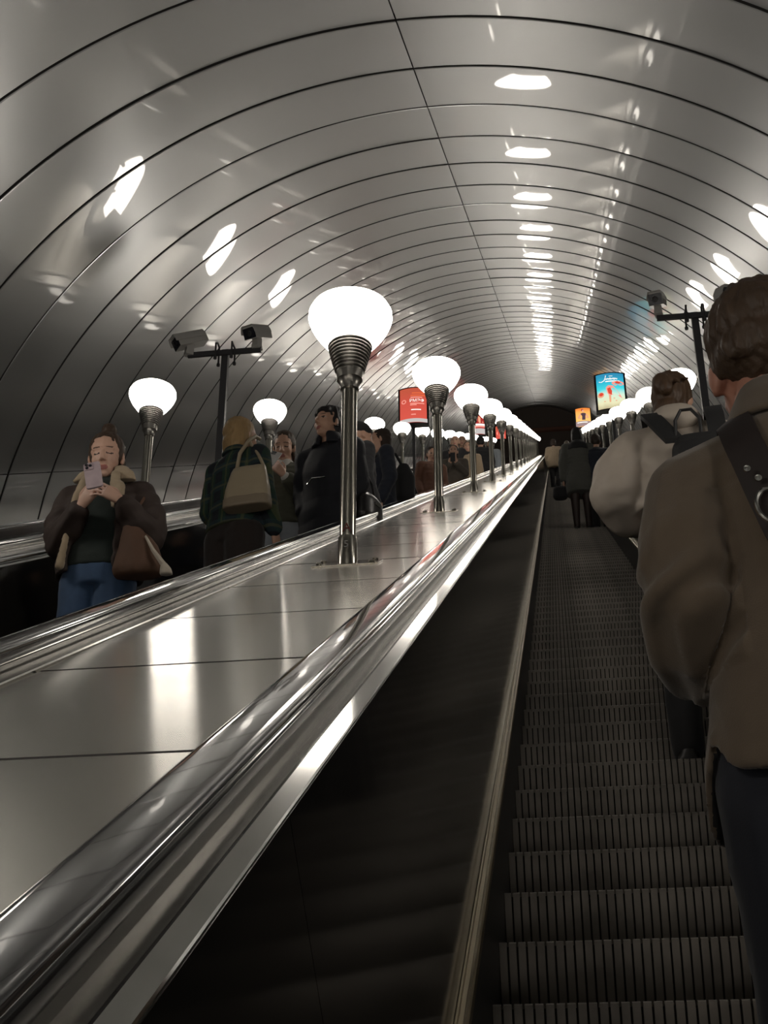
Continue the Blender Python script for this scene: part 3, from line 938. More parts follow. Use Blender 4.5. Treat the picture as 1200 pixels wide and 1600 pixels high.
# --- the person in the brown coat, seen from behind
def brown_coat():
    C = cloth('brown_wool', (.105, .078, .053), .95, bump=.35, scale=420, var=.18, sheen=.25)
    LN = cloth('dark_lining', (.008, .008, .009), .8, bump=.1)
    g = Fig('person from behind in a brown wool overshirt with a dark strap across the back', stand(.395, -4, True), 4, 1.80)
    g.hm = head_mx(-6, 4, 0, (-.03, -.004, -.022))
    g.sh = {1: V(.160, -.01, 1.33), -1: V(-.160, -.01, 1.33)}
    g.el = {1: V(.205, -.055, 1.16), -1: V(-.205, -.05, 1.16)}
    g.wr = {1: V(.150, .080, 1.06), -1: V(-.150, .080, 1.06)}
    g.hands = {1: (V(-.45, .15, -.85), V(1, .2, 0), .5), -1: (V(.45, .15, -.85), V(-1, .2, 0), .5)}
    g.body(.007, SKINB, True)
    # short hair, longer and tousled on top and at the back
    ex = [prim_ell((0, -.026, .062), (.082, .096, .078)), prim_ell((-.02, -.082, .050), (.05, .034, .04)), prim_ell((.03, -.084, .046), (.045, .03, .042)),
          prim_ell((.0, -.094, .012), (.055, .022, .032)), prim_ell((-.035, -.088, .004), (.03, .02, .03)), prim_ell((.035, -.086, -.004), (.03, .02, .03)),
          prim_cap((-.066, -.05, .045), .015, (-.022, -.103, .022), .016), prim_cap((.064, -.05, .035), .015, (.015, -.104, .026), .016), prim_cap((-.06, -.06, .012), .012, (-.01, -.10, .05), .012)]
    L = [prim_ell((0, -.020, .046), (.083, .095, .086)), prim_ell((0, -.050, .008), (.070, .055, .055)), prim_ell((.062, -.01, .02), (.02, .035, .045)), prim_ell((-.062, -.01, .02), (.02, .035, .045))]+ex
    grow('hair', [xf(p, g.hm) for p in L], .005, hairmat('short_brown_hair', (.058, .036, .022), .5), g.root, g.s, 2,
         folds=lambda c: .007*noise.noise(V(c.x*45, c.y*45, c.z*22))+.0035*noise.noise(V(c.x*120, c.y*120, c.z*50)))
    # coat: an open-bottomed tube with a shirt-tail hem, drop shoulders, wide sleeves pushed into the pockets
    def hem(a):
        a = (a+180) % 360-180                       # 0 = front, 180 = back
        side = math.exp(-((abs(a)-96)/17)**2)
        return .085*side+(.004 if abs(a) > 96 else -.055)
    S = [(0, -.012, 1.455, .070, .066), (0, -.014, 1.435, .088, .074), (0, -.014, 1.405, .118, .090), (0, -.01, 1.36, .148, .108), (0, -.006, 1.27, .150, .124), (0, -.002, 1.18, .148, .130),
         (0, 0, 1.08, .155, .136), (0, 0, .98, .172, .142), (0, 0, .90, .190, .144), (0, 0, .855, .192, .145)]
    L = [prim_shell(S, 0, 360, .017, 60, hem)]
    L += [prim_loft([(0, -.014, 1.40, .13, .08), (0, -.014, 1.445, .08, .066)], 20)]
    for sd in (1, -1):
        L += chain([V(sd*.10, -.012, 1.362), V(sd*.170, -.014, 1.315), V(sd*.192, -.040, 1.22), V(sd*.198, -.045, 1.14), V(sd*.190, .015, 1.085), V(sd*.168, .075, 1.06)], [.060, .070, .070, .066, .058, .048])
    def fold(c):
        d = .0035*noise.noise(V(c.x*6, c.y*6, c.z*5))
        for sd in (1, -1):
            ax = abs(c.x*sd-.20)
            if c.x*sd > .125:
                # folds gathered at the elbow and wrist
                t = (1.27-c.z)/.22
                if 0 < t < 1.15:
                    w = math.sin((c.z*1.0+c.y*.55+c.x*sd*.5)*74+noise.noise(c*9)*2.4)
                    d += (.013*abs(w)**.7*(1 if w > 0 else -.8))*min(1, t)*max(0, 1-abs(t-.65))
        if c.z < 1.2 and abs(c.x) < .17: d += .005*noise.noise(V(c.x*9, c.y*9, c.z*2.5))
        # yoke seam
        if abs(c.z-(1.315-.10*abs(c.x))) < .0035 and abs(c.x) < .15: d -= .002
        return d
    def lining(c):
        if c.z > 1.25: return 0
        for j in range(len(S)-1):
            if S[j][2] >= c.z >= S[j+1][2] or j == len(S)-2:
                t = min(1, (S[j][2]-c.z)/(S[j][2]-S[j+1][2])); rx = S[j][3]+(S[j+1][3]-S[j][3])*t; ry = S[j][4]+(S[j+1][4]-S[j][4])*t
                return 1 if (abs(c.x)/(rx-.009))**2.3+(abs(c.y)/(ry-.009))**2.3 < 1 else 0
        return 0
    coat = grow('coat', L, .0065, [C, LN], g.root, g.s, 3, folds=fold, colour=lining)
    # stand collar folded over
    L = [prim_shell([(-.012, -.010, 1.500, .064, .064), (-.010, -.014, 1.470, .080, .078), (-.004, -.018, 1.418, .108, .096)], 22, 338, .013, 40)]
    o = grow('collar', L, .005, C, g.root, g.s, 2)
    L = [prim_shell([(-.012, -.012, 1.470, .0615, .058), (-.008, -.013, 1.42, .064, .064)], 10, 350, .012, 40)]
    grow('neck_band', L, .005, LN, g.root, g.s, 1)
    g.feet = .065
    g.trousers(cloth('navy_trousers', (.010, .012, .020), .9, bump=.15), .011, (.098, .082, .075), .96)
    g.shoes(M_SHOE)
    # bag strap from the left shoulder to the right hip, with ring, and the bag in front
    st = empty('crossbody_bag', g.world((.2, .15, .95)), 'dark crossbody bag strap with a steel ring over the brown coat', 'bag')
    LE = mat('dark_bag_leather', (.016, .010, .009), .5, noise_scale=20, noise_amt=.3)
    path = [V(-.112, .14, 1.36), V(-.128, .07, 1.46), V(-.131, .0, 1.49), V(-.130, -.06, 1.47), V(-.127, -.12, 1.41), V(-.116, -.15, 1.34), V(-.097, -.17, 1.255), V(-.066, -.18, 1.17), V(-.02, -.18, 1.08), V(.05, -.17, 1.0), V(.13, -.14, .95), V(.20, -.07, .92), V(.23, .04, .90)]
    from mathutils.bvhtree import BVHTree
    bvh = BVHTree.FromPolygons([v.co for v in coat.data.vertices], [tuple(p.vertices) for p in coat.data.polygons])
    pts = []
    for i in range(len(path)-1):
        for t in range(4): pts.append(path[i].lerp(path[i+1], t/4))
    pts.append(path[-1])
    sm = []
    for p in pts:
        q, nn, _, _ = bvh.find_nearest(p*g.s)
        sm.append((q/g.s, nn))
    for _ in range(3):
        sm = [sm[0]]+[((sm[i-1][0]+sm[i][0]*2+sm[i+1][0])/4, (sm[i-1][1]+sm[i][1]*2+sm[i+1][1]).normalized()) for i in range(1, len(sm)-1)]+[sm[-1]]
    mb = MB(); v = []; f = []
    n = len(sm)
    for i, (p, out) in enumerate(sm):
        d = (sm[min(i+1, n-1)][0]-sm[max(i-1, 0)][0]).normalized()
        wv = d.cross(out).normalized()
        hw = .028
        for (a, b) in ((-hw, .002), (hw, .002), (hw, .012), (-hw, .012)):
            v.append(g.world(p+wv*a+out*b)-st.location)
    for i in range(n-1):
        for k in range(4): f.append((i*4+k, i*4+(k+1) % 4, (i+1)*4+(k+1) % 4, (i+1)*4+k))
    f += [(0, 1, 2, 3), tuple(n*4-4+k for k in range(4))]
    mb.add(v, f)
    so = mb.build('strap', LE, st)
    mb = MB()
    rp, rn = min(sm, key=lambda q: (q[0]-V(-.090, -.15, 1.24)).length)
    c = rp+rn*.018
    ring = [g.world(c+V(.026*math.cos(a)*.85, .006*math.sin(a), .030*math.sin(a)))-st.location for a in [2*PI*i/24 for i in range(25)]]
    mb.tube(ring, .0042, 8); mb.build('ring', M_STEEL, st)
    for dx, dz in ((.0, .062), (.014, .046)):
        mb = MB()
        q = c+V(-.028+dx, .004, dz)
        mb.lathe([(.006, 0), (.0055, .003), (.002, .004)], 12, mx=Matrix.Translation(g.world(q)-st.location) @ Matrix.Rotation(PI/2, 4, 'X'))
        mb.build('rivet', M_STEEL, st)
    b = grow('pouch', [prim_loft([(.2, .13, .80, .045, .10), (.2, .13, .86, .055, .12), (.2, .13, .93, .05, .115), (.2, .13, .955, .04, .10)])], .012, LE, st, g.s, 3)
    b.location = Vector(g.root.location)-st.location
    b.rotation_euler = g.root.rotation_euler
    return g
brown_coat()

# --- the person in the pale padded jacket with a black rucksack
def pale_jacket():
    C = mat('pale_nylon', (.42, .365, .31), .6, noise_scale=8, noise_amt=.08, bump=.1, bump_scale=90, bump_dist=.003)
    g = Fig('person from behind in a pale padded jacket with loosely tied brown hair', stand(.56, 6, True), -6, 1.86)
    g.hm = head_mx(-18, -8, 4, (.0, .015, .0))
    g.sh = {1: V(.175, -.01, 1.38), -1: V(-.175, -.01, 1.38)}
    g.el = {1: V(.25, -.05, 1.15), -1: V(-.25, -.05, 1.15)}
    g.wr = {1: V(.16, .15, 1.08), -1: V(-.16, .15, 1.08)}
    g.hands = {1: (V(-.4, .8, .1), V(.6, .3, .5), .6), -1: (V(.4, .8, .1), V(-.6, .3, .5), .6)}
    g.body(.011, SKIN, True)
    g.hair(hairmat('loose_brown_hair', (.070, .040, .022), .5), 'short', .007,
           [prim_ell((0, -.115, .02), (.048, .045, .05)), prim_ell((.02, -.13, -.015), (.03, .03, .035)), prim_ell((0, -.07, -.07), (.055, .04, .05)), prim_cap((-.05, -.05, -.05), .02, (-.045, -.04, -.13), .01),
            prim_cap((.03, -.10, .05), .012, (.075, -.13, .0), .008), prim_cap((.05, -.06, .06), .012, (.10, -.10, .03), .006), prim_cap((.06, -.03, -.02), .014, (.07, -.03, -.11), .008)])
    L = [g.torso(1.03, (1.05, 1.15, 1.25, 1.2))]
    for sd in (1, -1):
        L += chain([V(sd*.10, -.01, 1.375), V(sd*.175, -.015, 1.345), V(sd*.245, -.04, 1.24), V(sd*.258, -.05, 1.14), V(sd*.232, .03, 1.08), V(sd*.17, .13, 1.08)], [.075, .092, .105, .112, .095, .055])
    grow('jacket', L, .010, C, g.root, g.s, 4, folds=lambda c: .008*noise.noise(V(c.x*9, c.y*9, c.z*16))+.006*math.sin(c.z*62+noise.noise(c*8)*3)*(.5+noise.noise(c*5)))
    L = [prim_shell([(0, -.02, 1.50, .085, .085), (0, -.03, 1.46, .105, .10), (0, -.03, 1.42, .12, .105)], 30, 330, .03, 36), prim_ell((0, -.10, 1.42), (.10, .045, .05))]
    grow('hood', L, .011, C, g.root, g.s, 4)
    g.trousers(cloth('dark_grey_trousers', (.02, .02, .022)), .018)
    g.shoes(M_SHOE, .014)
    B = mat('black_rucksack_nylon', (.010, .010, .011), .6, bump=.2, bump_scale=300, bump_dist=.002)
    loc = g.world((.085, -.20, 1.10))
    r = empty('rucksack', loc, 'black rucksack with a looped handle on the pale jacket', 'rucksack', rot=g.root.rotation_euler)
    L = [prim_loft([(0, 0, -.17, .10, .055), (0, 0, -.14, .115, .072), (0, 0, 0, .12, .078), (0, .01, .13, .11, .065), (0, .03, .19, .085, .045)], 24, 3.2)]
    grow('pack', L, .011, B, r, g.s, 3)
    for sd in (1, -1):
        mb = MB(); pts = [V(sd*.085-.01, .02, .17), V(sd*.115-.045, .045, .28), V(sd*.125-.06, .10, .345), V(sd*.125-.06, .17, .362), V(sd*.125-.06, .27, .31), V(sd*.13-.06, .325, .20)]
        v = []; f = []
        for p in pts:
            for a, b in ((-.036, 0), (.036, 0), (.036, .016), (-.036, .016)): v.append((p+V(a, -b*.6, b))*g.s)
        for i in range(len(pts)-1):
            for k in range(4): f.append((i*4+k, i*4+(k+1) % 4, (i+1)*4+(k+1) % 4, (i+1)*4+k))
        f += [(0, 1, 2, 3), tuple(len(pts)*4-4+k for k in range(4))]
        mb.add(v, f); mb.build('shoulder_strap', B, r)
    mb = MB(); mb.tube([V(-.09, .02, .17)*g.s, V(-.085, .02, .27)*g.s, V(-.06, .02, .315)*g.s, V(-.02, .02, .315)*g.s, V(.01, .02, .27)*g.s, V(.01, .02, .17)*g.s], .008, 8)
    mb.build('loop_handle', B, r)
pale_jacket()

# --- people farther up on the same escalator
def walker(label, loc, yaw, h, coat, hair, hem=.62, style='long', legs=None, skin=SKIN, k=(1, 1, 1, 1), fold=.005, vox=.016, flare=0, bare=False, hands=True, face=False, headpitch=0, headyaw=0, arms=None, hat=None, hat_m=None):
    g = Fig(label, loc, yaw, h)
    g.hm = head_mx(headyaw, headpitch)
    if arms:
        for sd in (1, -1):
            if sd in arms:
                g.el[sd], g.wr[sd] = arms[sd][0], arms[sd][1]
                if len(arms[sd]) > 2: g.hands[sd] = arms[sd][2]
    for sd in (1, -1):
        if g.hands[sd] is None: g.hands[sd] = (V(0, .12, -1), V(sd, 0, 0), .35)
    g.body(min(vox*.7, .011), skin, face or vox < .013)
    if hair: g.hair(hair, style, vox*.75)
    L = [g.torso(hem, k, flare)]+g.sleeves((.070*k[0], .066*k[1], .052))
    grow('coat', L, vox, coat, g.root, g.s, 3, folds=wrinkle(fold, 8))
    if not bare: g.trousers(legs or cloth('black_trousers', (.012, .012, .013)), vox)
    else:
        L = []
        for sd in (1, -1): L += chain([V(sd*.085, 0, .80), V(sd*g.feet, .014, .49), V(sd*g.feet, -.008, .08)], [.094, .064, .044])
        grow('tights', L, vox*.7, legs, g.root, g.s, 2)
    g.shoes(M_SHOE, .014)
    if hat:
        L = [prim_ell((0, -.016, .058), (.086, .104, .078)), prim_loft([(0, -.014, .03, .088, .106), (0, -.014, .068, .087, .105)])]
        grow('cap', [xf(p, g.hm) for p in L], vox*.7, hat_m, g.root, g.s, 2)
    return g
GREYW = cloth('grey_wool', (.075, .075, .066)); BLACKC = cloth('black_cloth', (.010, .010, .012)); NAVY = cloth('navy_cloth', (.010, .013, .024))
BEIGE = cloth('beige_coat_cloth', (.30, .23, .155)); DKGREEN = cloth('dark_olive_cloth', (.05, .05, .035)); TIGHTS = mat('sheer_black_tights', (.035, .022, .018), .5)
g = walker('woman from behind in a grey knee-length coat with black tights and long dark hair', stand(.405, 46, True), 3, 1.84, GREYW, H_BLACK, .60, 'long', TIGHTS, vox=.014, bare=True, k=(1, 1.02, 1.08, 1.15),
       arms={-1: (V(-.23, -.03, 1.12), V(-.235, .03, .86))})
grow('scarf', [prim_loft([(0, -.02, 1.30, .17, .11), (0, -.03, 1.40, .14, .10), (0, -.015, 1.47, .085, .08)])], .016, BLACKC, g.root, g.s, 3)
b = empty('handbag', g.world((-.29, .03, .72)), 'small black handbag hanging beside the grey coat', 'handbag')
grow('pouch', [prim_loft([(0, 0, -.18, .09, .06), (0, 0, -.14, .12, .075), (0, 0, .0, .11, .06), (0, 0, .04, .08, .04)])], .016, BLACKC, b, 1, 2)
mb = MB(); mb.tube([V(-.07, 0, .03), V(-.05, 0, .15), V(.03, 0, .19), V(.07, 0, .03)], .01, 6); mb.build('handle', BLACKC, b)
walker('person in dark clothes standing close beside the grey coat', stand(.69, 46, True), 0, 1.70, NAVY, H_DKBROWN, .80, 'short', vox=.016)
walker('farthest person from behind in a pale beige coat, close to the left skirt', stand(.06, 104, True), 0, 1.82, BEIGE, H_DKBROWN, .70, 'bob', vox=.020, k=(1.05, 1.2, 1.3, 1.2))
walker('distant person in dark clothes beside the beige coat', stand(.47, 100, True), 0, 1.72, BLACKC, H_GREY, .8, 'short', vox=.020)

# --- people facing down on the left escalator
def phone_woman():
    JK = mat('brown_suede', (.034, .021, .017), .75, noise_scale=10, noise_amt=.3, bump=.2, bump_scale=160, bump_dist=.002)
    SHR = cloth('shearling', (.36, .28, .19), .95, bump=.9, scale=120, var=.2)
    g = Fig('woman with a hair bun and shearling-collared brown jacket looking at her phone', stand(-2.045, 6), 180, 1.615)
    g.hm = head_mx(8, -12, 4, (.012, .015, -.03)) @ Matrix.Scale(1.07, 4)
    g.sh = {1: V(.165, -.005, 1.345), -1: V(-.165, -.005, 1.345)}
    g.el = {1: V(.195, .02, 1.10), -1: V(-.235, .03, 1.10)}
    g.wr = {1: V(.045, .215, 1.180), -1: V(-.150, .215, 1.200)}
    g.hands = {1: (V(-.62, .38, .62), V(.30, .90, -.25), .42), -1: (V(.74, .40, .40), V(-.15, .90, .30), .38)}
    g.body(.0042, mat('fair_skin', (.58, .36, .27), .5, noise_scale=14, noise_amt=.1), True, 'down')
    g.hair(H_BROWN, 'short', .0055, [prim_ell((-.006, -.055, .148), (.036, .036, .038)), prim_ell((.0, -.04, .118), (.03, .03, .02)), prim_cap((-.07, -.03, -.02), .012, (-.072, -.02, -.07), .007)])
    # jumper and jeans
    L = [g.torso(.93, (.93, .93, .97, .93))]
    grow('jumper', L, .009, cloth('dark_green_knit', (.012, .020, .017), .95, bump=.5, scale=180), g.root, g.s, 3, folds=wrinkle(.003, 9))
    g.trousers(cloth('blue_denim', (.035, .075, .155), .85, bump=.3, scale=300, var=.25), .010, (.105, .078, .066))
    g.shoes(M_SHOE, .014)
    # open jacket with wide sleeves
    S = [(0, -.014, 1.42, .10, .075), (0, -.012, 1.375, .150, .10), (0, -.004, 1.31, .195, .135), (0, 0, 1.20, .20, .145), (0, 0, 1.08, .198, .15), (0, 0, .97, .205, .155), (0, 0, .90, .208, .157)]
    L = [prim_shell(S, 34, 332, .022, 48)]
    for sd in (1, -1):
        w = g.el[sd].lerp(g.wr[sd], .86)
        L += chain([V(sd*.10, -.01, 1.36), g.sh[sd]+V(sd*.008, -.004, -.012), g.el[sd].lerp(g.sh[sd], .4)+V(sd*.02, 0, 0), g.el[sd], g.el[sd].lerp(g.wr[sd], .5)+V(0, 0, -.012), w], [.07, .078, .088, .086, .074, .056])
    grow('jacket', L, .0085, JK, g.root, g.s, 3, folds=lambda c: .006*noise.noise(V(c.x*10, c.y*10, c.z*14))+.004*math.sin((c.z+c.x*.6)*60+3*noise.noise(c*7)))
    # shearling: wide collar and turned front edges
    L = [prim_shell([(0, -.012, 1.475, .078, .072), (0, -.014, 1.45, .098, .088), (0, -.012, 1.405, .135, .115)], 30, 330, .022, 40),
         prim_loft([(-.115, .075, 1.385, .05, .025), (-.10, .068, 1.43, .05, .03), (-.075, .05, 1.475, .03, .022)]), prim_loft([(.115, .070, 1.395, .04, .022), (.09, .062, 1.44, .04, .026), (.07, .05, 1.47, .025, .02)])]
    grow('shearling_collar', L, .007, SHR, g.root, g.s, 2, folds=wrinkle(.003, 40, (1, 1, 1)))
    L = chain([V(-.075, .112, 1.40), V(-.085, .132, 1.30), V(-.095, .140, 1.22)], [.024, .026, .018])
    L += chain([V(-.10, .118, 1.33), V(-.115, .140, 1.25)], [.03, .02])
    grow('front_edge', L, .007, SHR, g.root, g.s, 2, folds=wrinkle(.003, 40, (1, 1, 1)))
    L = chain([V(.075, .110, 1.40), V(.10, .138, 1.28), V(.118, .143, 1.15), V(.130, .145, 1.02), V(.140, .145, .915)], [.018, .018, .016, .016, .022])
    grow('front_edge', L, .007, SHR, g.root, g.s, 2, folds=wrinkle(.003, 40, (1, 1, 1)))
    # phone
    PK = mat('pale_pink_phone_case', (.50, .40, .43), .25, noise_scale=20, noise_amt=.25)
    pos = g.world((-.035, .300, 1.295))
    ph = empty('phone', pos, 'phone in a pale pink case held by the woman with the bun', 'phone')
    ph.rotation_euler = (math.radians(-12), math.radians(-14), math.radians(6))
    w, h, d = .037, .075, .0045
    pts = []
    for (cx, cz, a0) in ((w-.012, h-.012, 0), (-w+.012, h-.012, 90), (-w+.012, -h+.012, 180), (w-.012, -h+.012, 270)):
        for t in range(5):
            a = math.radians(a0+t*22.5); pts.append((cx+.012*math.cos(a), cz+.012*math.sin(a)))
    mb = MB(); mb.prism(pts, -d, d); mb.build('case', PK, ph)
    mb = MB(); mb.box((-w+.004, -d-.003, h-.042), (-w+.042, -d, h-.004)); lb = mb.build('lens_block', PK, ph)
    for cx, cz in ((-.023, .062), (-.006, .054), (-.022, .044)):
        mb = MB(); mb.lathe([(.0072, 0), (.0072, .003), (.005, .0035)], 16, mx=Matrix.Translation((cx, -d-.003, cz)) @ Matrix.Rotation(PI/2, 4, 'X')); mb.build('lens', M_CAMGLASS, lb)
    mb = MB(); mb.box((-w+.003, d, -h+.003), (w-.003, d+.0006, h-.003)); mb.build('screen', mat('phone_screen', (.02, .02, .025), .1, emit=(.6, .65, .7), emit_s=.5), ph)
    # slouchy suede bag at her left hip, with a pale cord
    BG = mat('tan_suede_bag', (.095, .048, .028), .8, noise_scale=8, noise_amt=.25, bump=.2, bump_scale=120, bump_dist=.002)
    bp = g.world((-.215, .13, 1.0))
    b = empty('shoulder_bag', bp, 'slouchy tan suede bag at the hip of the woman with the bun', 'bag', rot=g.root.rotation_euler)
    L = [prim_loft([(-.02, .0, -.15, .10, .05), (-.02, 0, -.12, .12, .06), (-.01, 0, .0, .085, .05), (.035, .005, .10, .035, .03), (.045, .005, .14, .02, .02)], 20)]
    grow('pouch', L, .009, BG, b, 1, 3, folds=wrinkle(.007, 9, (1.5, 1.5, .7)))
    mb = MB(); mb.tube([V(.04, .0, .13), V(.0, -.045, .26), V(.02, -.13, .37)], .007, 8); mb.build('strap', BG, b)
    CD = cloth('pale_cord', (.45, .40, .33))
    mb = MB(); mb.tube([V(-.055, .05, .02), V(-.10, .065, -.06), V(-.15, .06, -.13)], [.005, .009, .013], 8); mb.build('cord', CD, b)
    grow('tassel', [prim_loft([(-.165, .06, -.18, .03, .02), (-.16, .06, -.15, .026, .018), (-.15, .06, -.12, .012, .012)])], .007, CD, b, 1, 2)
phone_woman()

def plaid_mat():
    m = bpy.data.materials.new('green_plaid'); m.use_nodes = True
    nt = m.node_tree; b = nt.nodes['Principled BSDF']; b.inputs['Roughness'].default_value = .9
    tc = nt.nodes.new('ShaderNodeTexCoord'); sp = nt.nodes.new('ShaderNodeSeparateXYZ'); nt.links.new(tc.outputs['Object'], sp.inputs[0])
    def stripe(ax, sc, th):
        mu = nt.nodes.new('ShaderNodeMath'); mu.operation = 'MULTIPLY'; mu.inputs[1].default_value = sc; nt.links.new(sp.outputs[ax], mu.inputs[0])
        si = nt.nodes.new('ShaderNodeMath'); si.operation = 'SINE'; nt.links.new(mu.outputs[0], si.inputs[0])
        gt = nt.nodes.new('ShaderNodeMath'); gt.operation = 'GREATER_THAN'; gt.inputs[1].default_value = th; nt.links.new(si.outputs[0], gt.inputs[0])
        return gt.outputs[0]
    prev = None
    for ax, sc, th, c, k in ((0, 52, .1, (.016, .045, .028), .8), (2, 48, .1, (.018, .042, .05), .6), (0, 52, .93, (.09, .10, .04), .6), (2, 48, .93, (.10, .10, .05), .6)):
        mx = nt.nodes.new('ShaderNodeMix'); mx.data_type = 'RGBA'
        mu = nt.nodes.new('ShaderNodeMath'); mu.operation = 'MULTIPLY'; mu.inputs[1].default_value = k; nt.links.new(stripe(ax, sc, th), mu.inputs[0])
        nt.links.new(mu.outputs[0], mx.inputs[0])
        if prev is None: mx.inputs[6].default_value = (.010, .014, .020, 1)
        else: nt.links.new(prev, mx.inputs[6])
        mx.inputs[7].default_value = (*c, 1); prev = mx.outputs[2]
    nt.links.new(prev, b.inputs['Base Color'])
    return m
def blonde():
    g = Fig('blonde woman from behind in a green plaid jacket and dark brown trousers', stand(-1.885, 11), -32, 1.735)
    g.hm = head_mx(-16, -4, 0, (.0, .01, -.005))
    g.el = {1: V(.225, .0, 1.12), -1: V(-.215, .0, 1.12)}
    g.wr = {1: V(.20, .12, .93), -1: V(-.17, .16, 1.0)}
    g.hands = {1: (V(-.1, .4, -.8), V(1, 0, .1), .5), -1: (V(.3, .8, .1), V(-.6, .3, .5), .6)}
    g.body(.0085, SKIN, True)
    g.hair(H_BLOND, 'bob', .007, [prim_ell((0, -.065, .03), (.083, .06, .075)), prim_ell((0, -.075, -.05), (.074, .042, .05))])
    L = [g.torso(.93, (.98, 1.0, 1.06, 1.02))]+g.sleeves((.070, .066, .054), .95)
    PL = plaid_mat()
    grow('jacket', L, .010, PL, g.root, g.s, 3, folds=wrinkle(.006, 9))
    grow('collar', [prim_shell([(0, -.014, 1.475, .072, .068), (0, -.016, 1.43, .095, .086)], 20, 340, .02, 36)], .009, PL, g.root, g.s, 2)
    g.trousers(cloth('dark_brown_cloth', (.022, .015, .013)), .011, (.122, .10, .09), 1.02)
    g.shoes(M_SHOE, .014)
    TN = mat('beige_bag_leather', (.36, .295, .20), .42, noise_scale=5, noise_amt=.08, bump=.1, bump_scale=60, bump_dist=.003)
    TD = mat('beige_bag_base_leather', (.25, .20, .14), .5)
    bp = g.root.location+V(.12, -.21, 1.12*g.s)
    b = empty('handbag', bp, 'large beige leather handbag carried behind the plaid jacket', 'handbag', rot=(0, 0, math.radians(-8)))
    L = [prim_loft([(0, 0, -.10, .142, .06), (0, 0, -.02, .132, .055), (0, .005, .09, .108, .04), (0, .01, .125, .098, .028)], 28, 3.6)]
    grow('body_panel', L, .008, TN, b, 1, 2, folds=lambda c: (-.004 if abs(c.x) < .004 and c.y < 0 else 0)+.003*noise.noise(c*14))
    L = [prim_loft([(0, 0, -.155, .138, .060), (0, 0, -.148, .145, .064), (0, 0, -.095, .145, .062), (0, 0, -.088, .139, .058)], 28, 3.6)]
    grow('base_panel', L, .008, TD, b, 1, 2)
    mb = MB(); mb.tube([V(-.085, .02, .125), V(-.075, .03, .24), V(-.045, .09, .36), V(-.03, .15, .42), V(-.02, .2, .43)], .012, 8); mb.build('strap', TN, b)
    mb = MB(); mb.tube([V(.085, .02, .125), V(.04, .04, .22), V(-.03, .08, .33), V(-.06, .14, .40)], .010, 8); mb.build('strap', TN, b)
blonde()

def girl_phone():
    g = Fig('young woman in a grey-green jacket looking down at a white phone', stand(-1.83, 14), 176, 1.63)
    g.hm = head_mx(4, -22, 0, (0, .015, -.005))
    g.el = {1: V(.19, .02, 1.12), -1: V(-.20, .02, 1.12)}
    g.wr = {1: V(.06, .24, 1.23), -1: V(-.07, .24, 1.22)}
    g.hands = {1: (V(-.4, .35, .6), V(.35, .9, -.1), .6), -1: (V(.45, .35, .55), V(-.35, .9, -.1), .6)}
    g.body(.0065, SKIN, True, 'down')
    g.hair(H_BROWN, 'short', .007, [prim_ell((0, -.07, -.04), (.07, .045, .07)), prim_cap((-.065, -.03, -.03), .016, (-.075, .0, -.12), .012)])
    L = [g.torso(.92, (1.02, 1.05, 1.08, 1.0))]+g.sleeves((.072, .07, .054), .82)
    grow('jacket', L, .010, cloth('grey_green_cloth', (.105, .105, .075)), g.root, g.s, 3, folds=wrinkle(.006, 9))
    grow('roll_neck', [prim_loft([(0, .02, 1.33, .06, .10), (0, .0, 1.40, .075, .085), (0, -.008, 1.47, .062, .064)])], .009, cloth('white_knit', (.55, .53, .49)), g.root, g.s, 2)
    for sd in (1, -1):
        grow('shirt_cuff', chain([g.el[sd].lerp(g.wr[sd], .78), g.el[sd].lerp(g.wr[sd], .93)], [.044, .038]), .009, cloth('white_knit', (.55, .53, .49)), g.root, g.s, 1)
    g.trousers(cloth('pale_denim', (.40, .43, .47)), .011, (.115, .10, .09))
    g.shoes(M_SHOE, .014)
    ph = empty('phone', g.world((-.005, .31, 1.325)), 'white phone held by the young woman in the grey-green jacket', 'phone')
    ph.rotation_euler = (math.radians(-25), math.radians(20), 0)
    WP = mat('white_phone_case', (.6, .58, .57), .3)
    mb = MB(); mb.box((-.035, -.005, -.072), (.035, .004, .072)); mb.build('case', WP, ph)
    mb = MB(); mb.box((-.030, -.008, .036), (.0, -.005, .066)); mb.build('lens_block', M_CAMGLASS, ph)
    mb = MB(); mb.box((-.032, .004, -.069), (.032, .005, .069)); mb.build('screen', MATS['phone_screen'], ph)
girl_phone()

